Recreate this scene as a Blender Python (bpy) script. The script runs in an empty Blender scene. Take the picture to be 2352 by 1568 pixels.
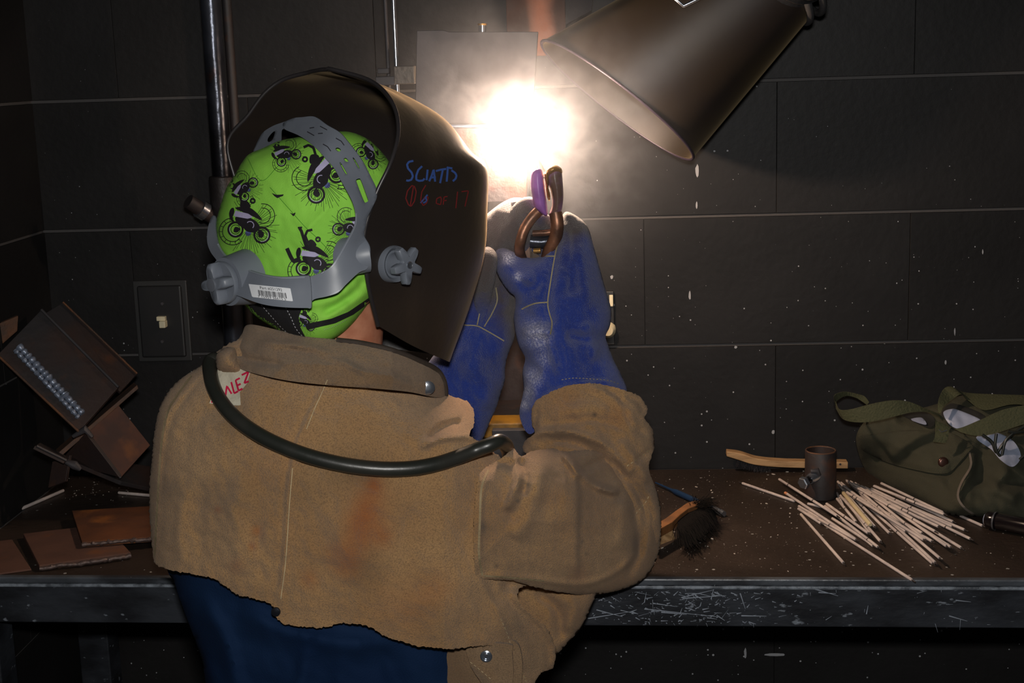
import bpy, bmesh, math, random
import numpy as np
from mathutils import Vector, Matrix, geometry
from mathutils.bvhtree import BVHTree
random.seed(7); RNG = np.random.default_rng(7)
C = bpy.context.scene.collection
SC = bpy.context.scene

# ------------------------------------------------------------------ camera, world, lights, exposure
TZ = 0.90                                   # bench top height
F = 2352 * 50 / 36.0
YAW, PITCH, ROLL, CD, CH = -0.0707, 0.1933, -0.0311, 2.204, 0.6447
fw = np.array([math.sin(YAW) * math.cos(PITCH), math.cos(YAW) * math.cos(PITCH), -math.sin(PITCH)])
r0 = np.cross(fw, [0, 0, 1.0]); r0 /= np.linalg.norm(r0); u0 = np.cross(r0, fw)
RT = math.cos(ROLL) * r0 + math.sin(ROLL) * u0; UP = np.cross(RT, fw)
CAMP = np.array([0, -CD, TZ + CH])
cd = bpy.data.cameras.new('camera'); cd.lens = 50; cd.sensor_width = 36; cd.clip_start = 0.05
cam = bpy.data.objects.new('camera', cd); C.objects.link(cam)
cam.matrix_world = Matrix(((RT[0], UP[0], -fw[0], CAMP[0]), (RT[1], UP[1], -fw[1], CAMP[1]), (RT[2], UP[2], -fw[2], CAMP[2]), (0, 0, 0, 1)))
SC.camera = cam
SC.view_settings.view_transform = 'Standard'; SC.view_settings.look = 'None'
SC.view_settings.exposure = 0.0; SC.view_settings.gamma = 1.0; SC.view_settings.use_curve_mapping = False
try:
    SC.cycles.use_denoising = True
    SC.cycles.volume_bounces = 0
    SC.cycles.sample_clamp_indirect = 4
    SC.cycles.sample_clamp_direct = 0
except Exception: pass
W = bpy.data.worlds.new('world'); SC.world = W; W.use_nodes = True
W.node_tree.nodes['Background'].inputs[0].default_value = (0.5, 0.55, 0.7, 1)
W.node_tree.nodes['Background'].inputs[1].default_value = 0.012
fl = bpy.data.lights.new('camera_flash', 'AREA'); fl.shape = 'RECTANGLE'; fl.size = 0.07; fl.size_y = 0.04
fl.energy = 15.5; fl.color = (1.0, 0.97, 0.93)
flo = bpy.data.objects.new('camera_flash', fl); C.objects.link(flo)
flp = CAMP + 0.10 * UP; m = cam.matrix_world.copy(); m.translation = Vector(flp)
flo.matrix_world = m
ARC_LIGHT = 1150.0                           # radiance of the welding arc
HAZE = 0.78

# ------------------------------------------------------------------ pixel -> world helpers
def rays(px, py):
    px = np.asarray(px, float); py = np.asarray(py, float)
    return fw + ((px - 1176) / F)[..., None] * RT - ((py - 784) / F)[..., None] * UP
def Un(px, py, y):
    d = rays(px, py); t = (np.asarray(y, float) + CD) / d[..., 1]
    return CAMP + d * t[..., None]
def U(px, py, y): return Un(np.array(px), np.array(py), np.array(y))
def T(px, py, z=TZ):
    d = rays(px, py); t = (z - CAMP[2]) / d[..., 2]
    return CAMP + d * t[..., None]
def PX(P):
    d = P - CAMP; z = d @ fw
    return 1176 + F * (d @ RT) / z, 784 - F * (d @ UP) / z

def cr(pts, n, closed=False):
    """Catmull-Rom through control points (m, k) -> about n samples per span"""
    P = np.asarray(pts, float); m_ = len(P); out = []
    spans = m_ if closed else m_ - 1
    for i in range(spans):
        if closed: a, b, c, d = P[(i - 1) % m_], P[i], P[(i + 1) % m_], P[(i + 2) % m_]
        else:
            a = P[i - 1] if i > 0 else 2 * P[0] - P[1]; b, c = P[i], P[i + 1]
            d = P[i + 2] if i + 2 < m_ else 2 * P[-1] - P[-2]
        for k in range(n):
            t = k / n
            out.append(0.5 * ((2 * b) + (-a + c) * t + (2 * a - 5 * b + 4 * c - d) * t * t + (-a + 3 * b - 3 * c + d) * t ** 3))
    if not closed: out.append(P[-1])
    return np.array(out)
def resample(P, step, closed=False):
    P = np.asarray(P, float)
    if closed: P = np.vstack([P, P[:1]])
    L = np.r_[0, np.cumsum(np.linalg.norm(np.diff(P, axis=0), axis=1))]
    n = max(4 if closed else 2, int(round(L[-1] / step)) + 1)
    s = np.linspace(0, L[-1], n); Q = np.stack([np.interp(s, L, P[:, k]) for k in range(P.shape[1])], 1)
    return Q[:-1] if closed else Q
def segdist(p, A, B):
    """min distance from points p (n,2) to segments A-B (m,2), and signed side of nearest"""
    best = np.full(len(p), 1e9); sgn = np.zeros(len(p)); along = np.zeros(len(p))
    for i in range(len(A)):
        ab = B[i] - A[i]; L2 = ab @ ab + 1e-12
        t = np.clip(((p - A[i]) @ ab) / L2, 0, 1)
        q = p - (A[i] + t[:, None] * ab); d = np.hypot(q[:, 0], q[:, 1])
        mk = d < best; best[mk] = d[mk]; sgn[mk] = np.sign(ab[0] * q[mk, 1] - ab[1] * q[mk, 0]); along[mk] = (i + t[mk]) / len(A)
    return best, sgn, along
def inside(p, poly):
    x, y = p[:, 0], p[:, 1]; r = np.zeros(len(p), bool); n = len(poly)
    for i in range(n):
        x1, y1 = poly[i]; x2, y2 = poly[(i + 1) % n]
        if y1 == y2: continue
        c = ((y1 > y) != (y2 > y)) & (x < (x2 - x1) * (y - y1) / (y2 - y1) + x1)
        r ^= c
    return r
def wav(x, y, s, seed=0, n=7):
    g = np.random.default_rng(seed); o = 0
    for _ in range(n):
        a = g.uniform(0, 6.28); k = 6.28 / s * g.uniform(.6, 1.7); ph = g.uniform(0, 6.28)
        o = o + np.sin(k * (x * math.cos(a) + y * math.sin(a)) + ph + 0.8 * np.sin(k * .53 * (y * math.cos(a) - x * math.sin(a)) + ph * 2))
    return o / n ** .5
class RBF:
    def __init__(s, pts):
        P = np.asarray(pts, float); s.c = P[:, :2] / 1000; n = len(P)
        A = s.k(s.c) ; Q = np.c_[np.ones(n), s.c]
        M = np.block([[A + 1e-6 * np.eye(n), Q], [Q.T, np.zeros((3, 3))]])
        s.w = np.linalg.lstsq(M, np.r_[P[:, 2], 0, 0, 0], rcond=None)[0]
    def k(s, p):
        d = np.linalg.norm(p[:, None] - s.c[None], axis=2) + 1e-9; return d * d * np.log(d)
    def __call__(s, x, y):
        p = np.c_[np.asarray(x, float), np.asarray(y, float)] / 1000
        return s.k(p) @ s.w[:-3] + np.c_[np.ones(len(p)), p] @ s.w[-3:]

# ------------------------------------------------------------------ object helpers
def props(o, label=None, cat=None, group=None, kind=None):
    if label: o['label'] = label
    if cat: o['category'] = cat
    if group: o['group'] = group
    if kind: o['kind'] = kind
    return o
def thing(name, label, cat, loc=(0, 0, 0), group=None):
    o = bpy.data.objects.new(name, None); C.objects.link(o); o.location = loc; o.empty_display_size = .02
    return props(o, label, cat, group)
def link(name, me, mat, parent=None, smooth=False, **kw):
    me.materials.clear()
    for mm in (mat if isinstance(mat, (list, tuple)) else [mat]): me.materials.append(mm)
    if smooth:
        me.polygons.foreach_set('use_smooth', [True] * len(me.polygons))
        try: me.set_sharp_from_angle(angle=math.radians(50))
        except Exception: pass
    o = bpy.data.objects.new(name, me); C.objects.link(o)
    if parent:
        o.parent = parent
        q = parent; off = Vector((0, 0, 0)); M = Matrix.Identity(4)
        while q: M = q.matrix_basis @ M; q = q.parent
        o.matrix_basis = M.inverted()
    return props(o, **kw)
def mk(name, V, Fc, mat, parent=None, smooth=True, recalc=True, **kw):
    me = bpy.data.meshes.new(name); me.from_pydata([tuple(v) for v in V], [], [tuple(int(i) for i in f) for f in Fc])
    if recalc:
        bm = bmesh.new(); bm.from_mesh(me); bmesh.ops.remove_doubles(bm, verts=bm.verts, dist=2e-5)
        bmesh.ops.recalc_face_normals(bm, faces=bm.faces); bm.to_mesh(me); bm.free()
    me.update()
    return link(name, me, mat, parent, smooth, **kw)
class MB:
    def __init__(s): s.v = []; s.f = []
    def add(s, V, Fc):
        b = len(s.v); s.v += [tuple(v) for v in V]; s.f += [tuple(i + b for i in f) for f in Fc]; return s
    def box(s, c, size, R=None, bev=0):
        c = np.array(c, float); h = np.array(size, float) / 2
        V = np.array([[x, y, z] for x in (-1, 1) for y in (-1, 1) for z in (-1, 1)]) * h
        if R is not None: V = V @ np.array(R).T
        return s.add(V + c, [(0, 1, 3, 2), (4, 6, 7, 5), (0, 4, 5, 1), (2, 3, 7, 6), (0, 2, 6, 4), (1, 5, 7, 3)])
    def tube(s, P, r, n=12, cap=True):
        P = np.asarray(P, float); m_ = len(P); r = np.broadcast_to(r, (m_,))
        t = np.gradient(P, axis=0); t /= np.linalg.norm(t, axis=1)[:, None] + 1e-12
        a = np.array([0, 0, 1.0]) if abs(t[0][2]) < .9 else np.array([1.0, 0, 0])
        u = np.cross(t[0], a); u /= np.linalg.norm(u); V = []
        for i in range(m_):
            u = u - t[i] * (u @ t[i]); u /= np.linalg.norm(u); w = np.cross(t[i], u)
            for k in range(n):
                g = 2 * math.pi * k / n; V.append(P[i] + r[i] * (math.cos(g) * u + math.sin(g) * w))
        Fc = [(i * n + k, i * n + (k + 1) % n, (i + 1) * n + (k + 1) % n, (i + 1) * n + k) for i in range(m_ - 1) for k in range(n)]
        if cap: Fc += [tuple(range(n))[::-1], tuple((m_ - 1) * n + k for k in range(n))]
        return s.add(V, Fc)
    def rings(s, R, cap=True):
        n = len(R[0]); V = [p for r in R for p in r]
        Fc = [(i * n + k, i * n + (k + 1) % n, (i + 1) * n + (k + 1) % n, (i + 1) * n + k) for i in range(len(R) - 1) for k in range(n)]
        if cap: Fc += [tuple(range(n))[::-1], tuple((len(R) - 1) * n + k for k in range(n))]
        return s.add(V, Fc)
    def lathe(s, o, ax, prof, n=24, cap=True):
        """prof: (dist along axis, radius) or (dist, radius function of angle)"""
        ax = np.array(ax, float); ax /= np.linalg.norm(ax)
        a = np.array([0, 0, 1.0]) if abs(ax[2]) < .9 else np.array([1.0, 0, 0])
        u = np.cross(ax, a); u /= np.linalg.norm(u); w = np.cross(u, ax); R = []
        for h, r in prof:
            R.append([np.array(o) + ax * h + (r(2 * math.pi * k / n) if callable(r) else r) * (math.cos(2 * math.pi * k / n) * u + math.sin(2 * math.pi * k / n) * w) for k in range(n)])
        return s.rings(R, cap)
    def slab(s, Q, th):
        Q = [np.array(q, float) for q in Q]; nrm = np.cross(Q[1] - Q[0], Q[-1] - Q[0]); nrm /= np.linalg.norm(nrm)
        if nrm @ (CAMP - Q[0]) > 0: nrm = -nrm
        n = len(Q); V = Q + [q + nrm * th for q in Q]
        return s.add(V, [tuple(range(n)), tuple(range(2 * n - 1, n - 1, -1))] + [(i, (i + 1) % n, n + (i + 1) % n, n + i) for i in range(n)])
    def build(s, name, mat, parent=None, smooth=True, bevel=0, **kw):
        o = mk(name, s.v, s.f, mat, parent, smooth, **kw)
        if bevel:
            b = o.modifiers.new('bevel', 'BEVEL'); b.width = bevel; b.segments = 2; b.limit_method = 'ANGLE'
        return o
def slabpx(name, Q, th, mat, parent=None, bevel=.0006, **kw):
    return MB().slab([U(*q) for q in Q], th).build(name, mat, parent, smooth=False, bevel=bevel, **kw)

def phi_field(poly):
    """smooth dome height over a closed outline (solved once on a coarse grid)"""
    mn, mx = poly.min(0), poly.max(0); h = max(mx - mn) / 42.0
    nx, ny = int((mx - mn)[0] / h) + 3, int((mx - mn)[1] / h) + 3
    gx = mn[0] - h + h * np.arange(nx); gy = mn[1] - h + h * np.arange(ny)
    X, Y = np.meshgrid(gx, gy, indexing='ij'); P = np.c_[X.ravel(), Y.ravel()]
    ins = inside(P, poly).reshape(nx, ny); phi = np.zeros((nx, ny))
    idx = -np.ones((nx, ny), int); ii = np.argwhere(ins); idx[ins] = np.arange(len(ii))
    n = len(ii); A = np.zeros((n, n)); A[np.arange(n), np.arange(n)] = 4
    for dx, dy in ((1, 0), (-1, 0), (0, 1), (0, -1)):
        j = idx[ii[:, 0] + dx, ii[:, 1] + dy]; ok = j >= 0; A[np.arange(n)[ok], j[ok]] = -1
    phi[ins] = np.linalg.solve(A, np.ones(n)); phi /= phi.max()
    d, _, _ = segdist(P, poly, np.roll(poly, -1, 0)); d = d.reshape(nx, ny)
    w = ins.astype(float) * np.clip(d / h, 0.05, 1); q = phi / np.maximum(d, .5 * h) * w
    for _ in range(6):
        q2 = q.copy(); w2 = w.copy()
        for ax in (0, 1):
            for s_ in (1, -1): q2 += .5 * np.roll(q, s_, ax); w2 += .5 * np.roll(w, s_, ax)
        q, w = q2 / 3, w2 / 3
    ratio = q / np.maximum(w, 1e-9)
    def f(x, y):
        p = np.c_[x, y]; dd, _, _ = segdist(p, poly, np.roll(poly, -1, 0)); dd[~inside(p, poly)] = 0
        fx = np.clip((x - gx[0]) / h, 0, nx - 1.001); fy = np.clip((y - gy[0]) / h, 0, ny - 1.001)
        i, j = fx.astype(int), fy.astype(int); a, b = fx - i, fy - j
        r = ratio[i, j] * (1 - a) * (1 - b) + ratio[i + 1, j] * a * (1 - b) + ratio[i, j + 1] * (1 - a) * b + ratio[i + 1, j + 1] * a * b
        return np.clip(dd * r, 0, 1.15)
    return f
SCULPT = 1.45
def strokes_dy(px, py, strokes):
    o = np.zeros(len(px)); p = np.c_[px, py]
    for st in strokes:
        pts, w, A = st[0], st[1], st[2]; side = st[3] if len(st) > 3 else 0; sharp = st[4] if len(st) > 4 else .3
        Q = resample(cr(pts, 6), 6) if len(pts) > 2 else resample(np.array(pts, float), 6)
        near = (px > Q[:, 0].min() - 4 * w) & (px < Q[:, 0].max() + 4 * w) & (py > Q[:, 1].min() - 4 * w) & (py < Q[:, 1].max() + 4 * w)
        if not near.any(): continue
        d, sg, al = segdist(p[near], Q[:-1], Q[1:])
        ww = np.full(len(d), float(w))
        if side: ww = np.where(sg * side > 0, w, max(w * sharp, 5.0))
        fade = np.clip(np.minimum(al, 1 - al) / .12, 0, 1) ** .7
        o[near] += SCULPT * A * np.exp(-(d / ww) ** 2) * (fade if side or len(pts) > 2 else 1)
    return o
def tri_px(poly, step, holes=(), poly_step=None):
    poly = np.asarray(poly); mn, mx = poly.min(0), poly.max(0)
    g = []
    for j, y in enumerate(np.arange(mn[1] + step * .5, mx[1], step * .87)):
        for x in np.arange(mn[0] + (j % 2) * step / 2, mx[0], step): g.append((x, y))
    g = np.array(g) if g else np.zeros((0, 2))
    allseg = [poly] + [np.asarray(h) for h in holes]
    if len(g):
        k = inside(g, poly)
        for s_ in allseg: k &= segdist(g, s_, np.roll(s_, -1, 0))[0] > step * .55
        for h in holes: k &= ~inside(g, np.asarray(h))
        g = g[k]
    pts = [Vector(p) for p in poly]; edges = [(i, (i + 1) % len(poly)) for i in range(len(poly))]
    for h in holes:
        b = len(pts); pts += [Vector(p) for p in h]; edges += [(b + i, b + (i + 1) % len(h)) for i in range(len(h))]
    pts += [Vector(p) for p in g]
    V, E_, Fc, _, _, _ = geometry.delaunay_2d_cdt(pts, edges, [], 1, 1e-5)
    V = np.array([tuple(v) for v in V]); Fc = [list(f) for f in Fc if len(f) == 3]
    if len(Fc):
        cen = V[np.array(Fc)].mean(1); k = inside(cen, poly)
        for h in holes: k &= ~inside(cen, np.asarray(h))
        Fc = [f for f, a in zip(Fc, k) if a]
    return V, Fc
def solid(name, outline, y0, bf, bb, mat, parent=None, shape=None, step=7, strokes=(), smooth=True, rough=0, rs=60, jag=0, holes=(), pw=.5,
          flat=False, over=None, off=.002, attrs=None, finish=None, **kw):
    """a rounded solid whose camera-side outline is given; y0: depth of its rim plane (number or function), bf/bb its bulge in metres towards / away from the camera.
    flat=True: a sheet of thickness bb instead. over: a BVH the sheet has to stay in front of."""
    P = np.asarray(outline, float)
    poly = resample(cr(P, 8, True) if smooth else P, step * .8, True)
    if jag:
        t = np.arange(len(poly)); nrm = np.roll(poly, -1, 0) - np.roll(poly, 1, 0); nrm = np.c_[nrm[:, 1], -nrm[:, 0]]; nrm /= np.linalg.norm(nrm, axis=1)[:, None] + 1e-9
        poly = poly + nrm * (RNG.normal(0, jag, len(poly)))[:, None]
    hp = [resample(cr(h, 6, True), step * .6, True) for h in holes]
    V, Fc = tri_px(poly, step, hp)
    x, y = V[:, 0], V[:, 1]
    yy = y0(x, y) if callable(y0) else np.full(len(x), float(y0))
    if flat: h = np.zeros(len(x))
    else:
        sp = poly if shape is None else resample(cr(np.asarray(shape, float), 8, True) if smooth else np.asarray(shape, float), step * .8, True)
        h = phi_field(sp)(x, y) ** pw
    dy = strokes_dy(x, y, strokes)
    if strokes and len(Fc):
        f_ = np.array([f[:3] for f in Fc]); e_ = np.vstack([f_[:, [0, 1]], f_[:, [1, 2]], f_[:, [2, 0]]]); e_ = np.vstack([e_, e_[:, ::-1]])
        cnt = np.bincount(e_[:, 0], minlength=len(x)).astype(float)
        for _ in range(2): dy = .5 * dy + .5 * np.bincount(e_[:, 0], weights=dy[e_[:, 1]], minlength=len(x)) / np.maximum(cnt, 1)
    if rough: dy = dy + rough * wav(x, y, rs, 3) + rough * .5 * wav(x, y, rs * .4, 5)
    yf = yy - bf * h - dy * (1 if flat else np.clip(h * 4, 0, 1))
    if over is not None:
        D = rays(x, y); 
        for i in range(len(x)):
            hit = over.ray_cast(Vector(CAMP), Vector(D[i]).normalized())
            if hit[0] is not None: yf[i] = min(yf[i], hit[0].y - off)
    yb = (yf + bb) if flat else yy + bb * h
    Vf = Un(x, y, yf)
    Vb = Vf + np.array([0, bb, 0]) if flat else Un(x, y, yb)
    n = len(x); used = {}
    for f in Fc:
        for a, b in ((f[0], f[1]), (f[1], f[2]), (f[2], f[0])): used[(a, b)] = 1
    FF = [tuple(f) for f in Fc] + [(f[2] + n, f[1] + n, f[0] + n) for f in Fc]
    for (a, b) in used:
        if (b, a) not in used: FF.append((b, a, a + n, b + n))
    o = mk(name, np.vstack([Vf, Vb]), FF, mat, parent, True, **kw)
    if attrs:
        W_ = np.array([v.co[:] for v in o.data.vertices]); qx, qy = PX(W_)
        for an, fn in attrs.items():
            a = o.data.attributes.new(an, 'FLOAT', 'POINT'); a.data.foreach_set('value', np.asarray(fn(qx, qy), np.float32))
    return o
def bvh(*obs):
    V = []; Fc = []
    for o in obs:
        b = len(V); V += [tuple(v.co) for v in o.data.vertices]; Fc += [tuple(i + b for i in p.vertices) for p in o.data.polygons]
    return BVHTree.FromPolygons(V, Fc)
def hit(B, x, y, off=0.0, default=None):
    d = Vector(rays(x, y)).normalized(); h = B.ray_cast(Vector(CAMP), d)
    if h[0] is None: return None if default is None else np.array(U(x, y, default))
    return np.array(h[0] - d * off)
def blob(pts, w, A=1.0):
    """soft mask around a few pixel spots / strokes: real stains"""
    return [(p, w, A) for p in pts]
class Ink:
    """flat print / ink / stitching laid on a surface"""
    def __init__(s, B, off=.0012, default=None): s.B = B; s.off = off; s.mb = MB(); s.default = default; s.cache = {}
    def h(s, x, y):
        return hit(s.B, x, y, s.off, s.default)
    def stroke(s, pts, w, step=4, smooth=False, closed=False, taper=False):
        P = np.asarray(pts, float)
        if smooth: P = cr(P, 5, closed)
        elif closed: P = np.vstack([P, P[:1]])
        if closed and smooth: P = np.vstack([P, P[:1]])
        P = resample(P, step); t = np.gradient(P, axis=0); t /= np.linalg.norm(t, axis=1)[:, None] + 1e-9
        n = np.c_[-t[:, 1], t[:, 0]]; prev = None; V = []; Fc = []
        for i in range(len(P)):
            ww = w / 2 * (1 - .7 * i / len(P) if taper else 1)
            a = s.h(*(P[i] + n[i] * ww)); b = s.h(*(P[i] - n[i] * ww))
            if a is None or b is None: prev = None; continue
            if prev is not None and np.linalg.norm(a - np.array(V[-1])) > .02: prev = None
            V += [a, b]; k = len(V)
            if prev is not None: Fc.append((k - 4, k - 3, k - 1, k - 2))
            prev = 1
        s.mb.add(V, Fc); return s
    def dash(s, pts, w, on=7, gap=4):
        P = resample(cr(pts, 6) if len(pts) > 2 else np.array(pts, float), 1.0); i = 0
        while i + on < len(P): s.stroke(P[i:i + on], w, 3); i += on + gap
        return s
    def fill(s, poly, step=8, smooth=False):
        P = np.asarray(poly, float)
        if smooth: P = cr(P, 4, True)
        P = resample(P, step * .7, True)
        V, Fc = tri_px(P, step); W_ = [s.h(*v) for v in V]; mp = {}; VV = []
        for i, w_ in enumerate(W_):
            if w_ is not None: mp[i] = len(VV); VV.append(w_)
        s.mb.add(VV, [tuple(mp[i] for i in f) for f in Fc if all(i in mp for i in f)]); return s
    def ring(s, c, r, w, M=None, n=28, a0=0, a1=6.2832):
        A = np.linspace(a0, a1, n); P = np.c_[np.cos(A) * r, np.sin(A) * r] + np.array(c)
        return s.stroke(P if M is None else M(P), w, 3)
    def build(s, name, mat, parent, **kw): return mk(name, s.mb.v, s.mb.f, mat, parent, False, recalc=False, **kw)
def text_px(ink, txt, o, xv, yv):
    """printed text: glyph meshes laid on the surface; o origin px, xv / yv px per unit"""
    cu = bpy.data.curves.new('t', 'FONT'); cu.body = txt; ob = bpy.data.objects.new('t', cu); C.objects.link(ob)
    bpy.context.view_layer.update(); me = ob.to_mesh(); V = [v.co[:] for v in me.vertices]; Fc = [tuple(p.vertices) for p in me.polygons]
    ob.to_mesh_clear(); bpy.data.objects.remove(ob); W_ = []
    for v in V: W_.append(ink.h(*(np.array(o) + np.array(xv) * v[0] + np.array(yv) * v[1])))
    if all(w is not None for w in W_): ink.mb.add(W_, Fc)

# ------------------------------------------------------------------ materials
def mat(name, col, rough=.6, metal=0, bump=0, bscale=200, col2=None, cscale=8, spec=.5, emit=None, est=0, mix=(.4, .6), detail=4, coat=0, attr=(), col3=None, c3scale=30, c3=(.6, .7), sheen=0, stretch=None, sheen_tint=(1, 1, 1)):
    m = bpy.data.materials.new(name); m.use_nodes = True; nt = m.node_tree; N = nt.nodes; L = nt.links
    b = N['Principled BSDF']; b.inputs['Roughness'].default_value = rough; b.inputs['Metallic'].default_value = metal
    b.inputs['Specular IOR Level'].default_value = spec; b.inputs['Coat Weight'].default_value = coat; b.inputs['Sheen Weight'].default_value = sheen; b.inputs['Sheen Tint'].default_value = (*sheen_tint, 1)
    b.inputs['Base Color'].default_value = (*col, 1)
    tc = N.new('ShaderNodeTexCoord'); vec = tc.outputs['Object']
    if stretch:
        mp = N.new('ShaderNodeMapping'); mp.inputs['Scale'].default_value = stretch; L.new(vec, mp.inputs[0]); vec = mp.outputs[0]
    cur = None
    def mixc(fac, a, bcol):
        x = N.new('ShaderNodeMix'); x.data_type = 'RGBA'; L.new(fac, x.inputs[0])
        if a is None: x.inputs[6].default_value = (*col, 1)
        else: L.new(a, x.inputs[6])
        x.inputs[7].default_value = (*bcol, 1); return x.outputs[2]
    def nz(sc, lo, hi, dt=detail):
        n = N.new('ShaderNodeTexNoise'); n.inputs['Scale'].default_value = sc; n.inputs['Detail'].default_value = dt; L.new(vec, n.inputs['Vector'])
        r = N.new('ShaderNodeMapRange'); r.inputs[1].default_value = lo; r.inputs[2].default_value = hi; L.new(n.outputs[0], r.inputs[0]); return r.outputs[0]
    if col2: cur = mixc(nz(cscale, *mix), cur, col2)
    if col3: cur = mixc(nz(c3scale, *c3), cur, col3)
    for an, ac, amt, *nsc in attr:
        at = N.new('ShaderNodeAttribute'); at.attribute_name = an
        mu = N.new('ShaderNodeMath'); mu.operation = 'MULTIPLY'; mu.use_clamp = True
        L.new(at.outputs['Fac'], mu.inputs[0]); g = nz(*(nsc[0] if nsc else (14, .3, .62)))
        ad = N.new('ShaderNodeMath'); ad.operation = 'MULTIPLY_ADD'; L.new(g, ad.inputs[0]); ad.inputs[1].default_value = .75 * amt; ad.inputs[2].default_value = .3 * amt
        L.new(ad.outputs[0], mu.inputs[1]); cur = mixc(mu.outputs[0], cur, ac)
    if cur is not None: L.new(cur, b.inputs['Base Color'])
    if bump:
        n = N.new('ShaderNodeTexNoise'); n.inputs['Scale'].default_value = bscale; n.inputs['Detail'].default_value = 5; L.new(vec, n.inputs['Vector'])
        bp = N.new('ShaderNodeBump'); bp.inputs['Strength'].default_value = bump; bp.inputs['Distance'].default_value = .002
        L.new(n.outputs[0], bp.inputs['Height']); L.new(bp.outputs[0], b.inputs['Normal'])
    if emit: b.inputs['Emission Color'].default_value = (*emit, 1); b.inputs['Emission Strength'].default_value = est
    return m
def S(r, g, b):
    f = lambda c: (c / 255 / 12.92) if c / 255 <= .04045 else ((c / 255 + .055) / 1.055) ** 2.4
    return (f(r), f(g), f(b))
M = {}
def speck_wall(name, base, dots, scale=26, th=.06, rough=.55, zdens=True, bump=.25, dotcol=(.35, .36, .38), brown=None):
    """black painted / steel surface with small spatter specks, denser near the bench"""
    m = mat(name, base, rough, spec=.22, bump=bump, bscale=90, col2=tuple(c * 1.5 for c in base), cscale=5)
    nt = m.node_tree; N = nt.nodes; L = nt.links; b = N['Principled BSDF']; src = b.inputs['Base Color'].links[0].from_socket
    g = N.new('ShaderNodeNewGeometry')
    vo = N.new('ShaderNodeTexVoronoi'); vo.inputs['Scale'].default_value = scale; vo.inputs['Randomness'].default_value = 1; L.new(g.outputs['Position'], vo.inputs['Vector'])
    sz = N.new('ShaderNodeSeparateXYZ'); L.new(g.outputs['Position'], sz.inputs[0])
    col = N.new('ShaderNodeSeparateXYZ'); L.new(vo.outputs['Color'], col.inputs[0])
    mr = N.new('ShaderNodeMapRange')                                   # dot radius from cell random, shrinking with height
    mr.inputs[1].default_value = TZ; mr.inputs[2].default_value = TZ + .75; mr.inputs[3].default_value = dots; mr.inputs[4].default_value = dots * .12 if zdens else dots
    L.new(sz.outputs[2], mr.inputs[0])
    pw = N.new('ShaderNodeMath'); pw.operation = 'POWER'; L.new(col.outputs[0], pw.inputs[0]); pw.inputs[1].default_value = 5
    ra = N.new('ShaderNodeMath'); ra.operation = 'MULTIPLY'; L.new(pw.outputs[0], ra.inputs[0]); L.new(mr.outputs[0], ra.inputs[1])
    ls = N.new('ShaderNodeMath'); ls.operation = 'LESS_THAN'; L.new(vo.outputs['Distance'], ls.inputs[0]); L.new(ra.outputs[0], ls.inputs[1])
    mx = N.new('ShaderNodeMix'); mx.data_type = 'RGBA'; L.new(ls.outputs[0], mx.inputs[0]); L.new(src, mx.inputs[6]); mx.inputs[7].default_value = (*dotcol, 1)
    L.new(mx.outputs[2], b.inputs['Base Color']); return m
M['wall'] = speck_wall('black_painted_block', (.0090, .0086, .0088), .22, scale=120)
M['joint'] = mat('mortar_joint', (.058, .055, .055), .8, bump=.4, bscale=60)
M['floor'] = mat('concrete_floor', (.06, .058, .055), .8, bump=.3, bscale=40, col2=(.09, .085, .08))
M['bench'] = speck_wall('rusty_bench_steel', (.026, .0185, .0145), .22, scale=95, rough=.42, zdens=False, bump=.5, dotcol=(.3, .3, .29))
M['rail'] = mat('scratched_black_rail', (.012, .013, .016), .38, bump=.35, bscale=70, col2=(.03, .034, .042), cscale=10, col3=(.16, .18, .21), c3scale=55, c3=(.66, .72), stretch=(1, 1, 2.2))
M['leather'] = mat('suede_leather', S(172, 136, 94), .95, bump=.9, bscale=800, col2=S(150, 114, 76), cscale=9, mix=(.35, .65), detail=8, spec=.15, sheen=.25,
                   col3=S(112, 88, 62), c3scale=620, c3=(.44, .8), attr=(('stain', S(150, 84, 40), .75), ('soot', S(72, 62, 50), .9)))
M['leather2'] = mat('suede_leather_collar', S(140, 114, 86), .95, bump=.8, bscale=1000, col2=S(116, 92, 68), cscale=10, spec=.15, sheen=.2, col3=S(98, 80, 60), c3scale=620, c3=(.44, .8))
M['trim'] = mat('dark_leather_binding', S(52, 42, 34), .8, bump=.4)
M['thread'] = mat('pale_stitching', S(176, 158, 122), .8)
M['thread_grey'] = mat('worn_stitch', S(150, 140, 112), .9)
M['shirt'] = mat('navy_cotton', S(14, 36, 66), .85, bump=.3, bscale=500, col2=S(8, 30, 60), cscale=7, spec=.15)
M['denim'] = mat('dark_trousers', S(24, 28, 38), .9, bump=.3)
M['boot'] = mat('boot_leather', S(40, 30, 24), .6, bump=.3)
M['skin'] = mat('skin', S(186, 126, 98), .5, bump=.15, bscale=150, col2=S(168, 106, 80), cscale=40)
M['hair'] = mat('dark_hair', S(40, 28, 20), .7)
M['eye'] = mat('eye', S(225, 220, 215), .2)
M['cap'] = mat('lime_green_cotton', S(144, 212, 74), .85, bump=.18, bscale=600, col2=S(132, 200, 66), cscale=10)
M['black'] = mat('black_print', S(22, 18, 24), .8)
M['lilac'] = mat('lilac_print', S(178, 172, 205), .8)
M['bluep'] = mat('blue_print', S(86, 96, 150), .8)
M['cloth_black'] = mat('black_cotton', S(22, 21, 24), .85, bump=.2)
M['white_thread'] = mat('white_thread', S(190, 190, 195), .8)
M['grey'] = mat('grey_plastic', S(116, 122, 132), .42, bump=.06, bscale=60, col2=S(106, 112, 122), cscale=12)
M['slot'] = mat('slot_shadow', S(40, 40, 46), .7)
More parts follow.
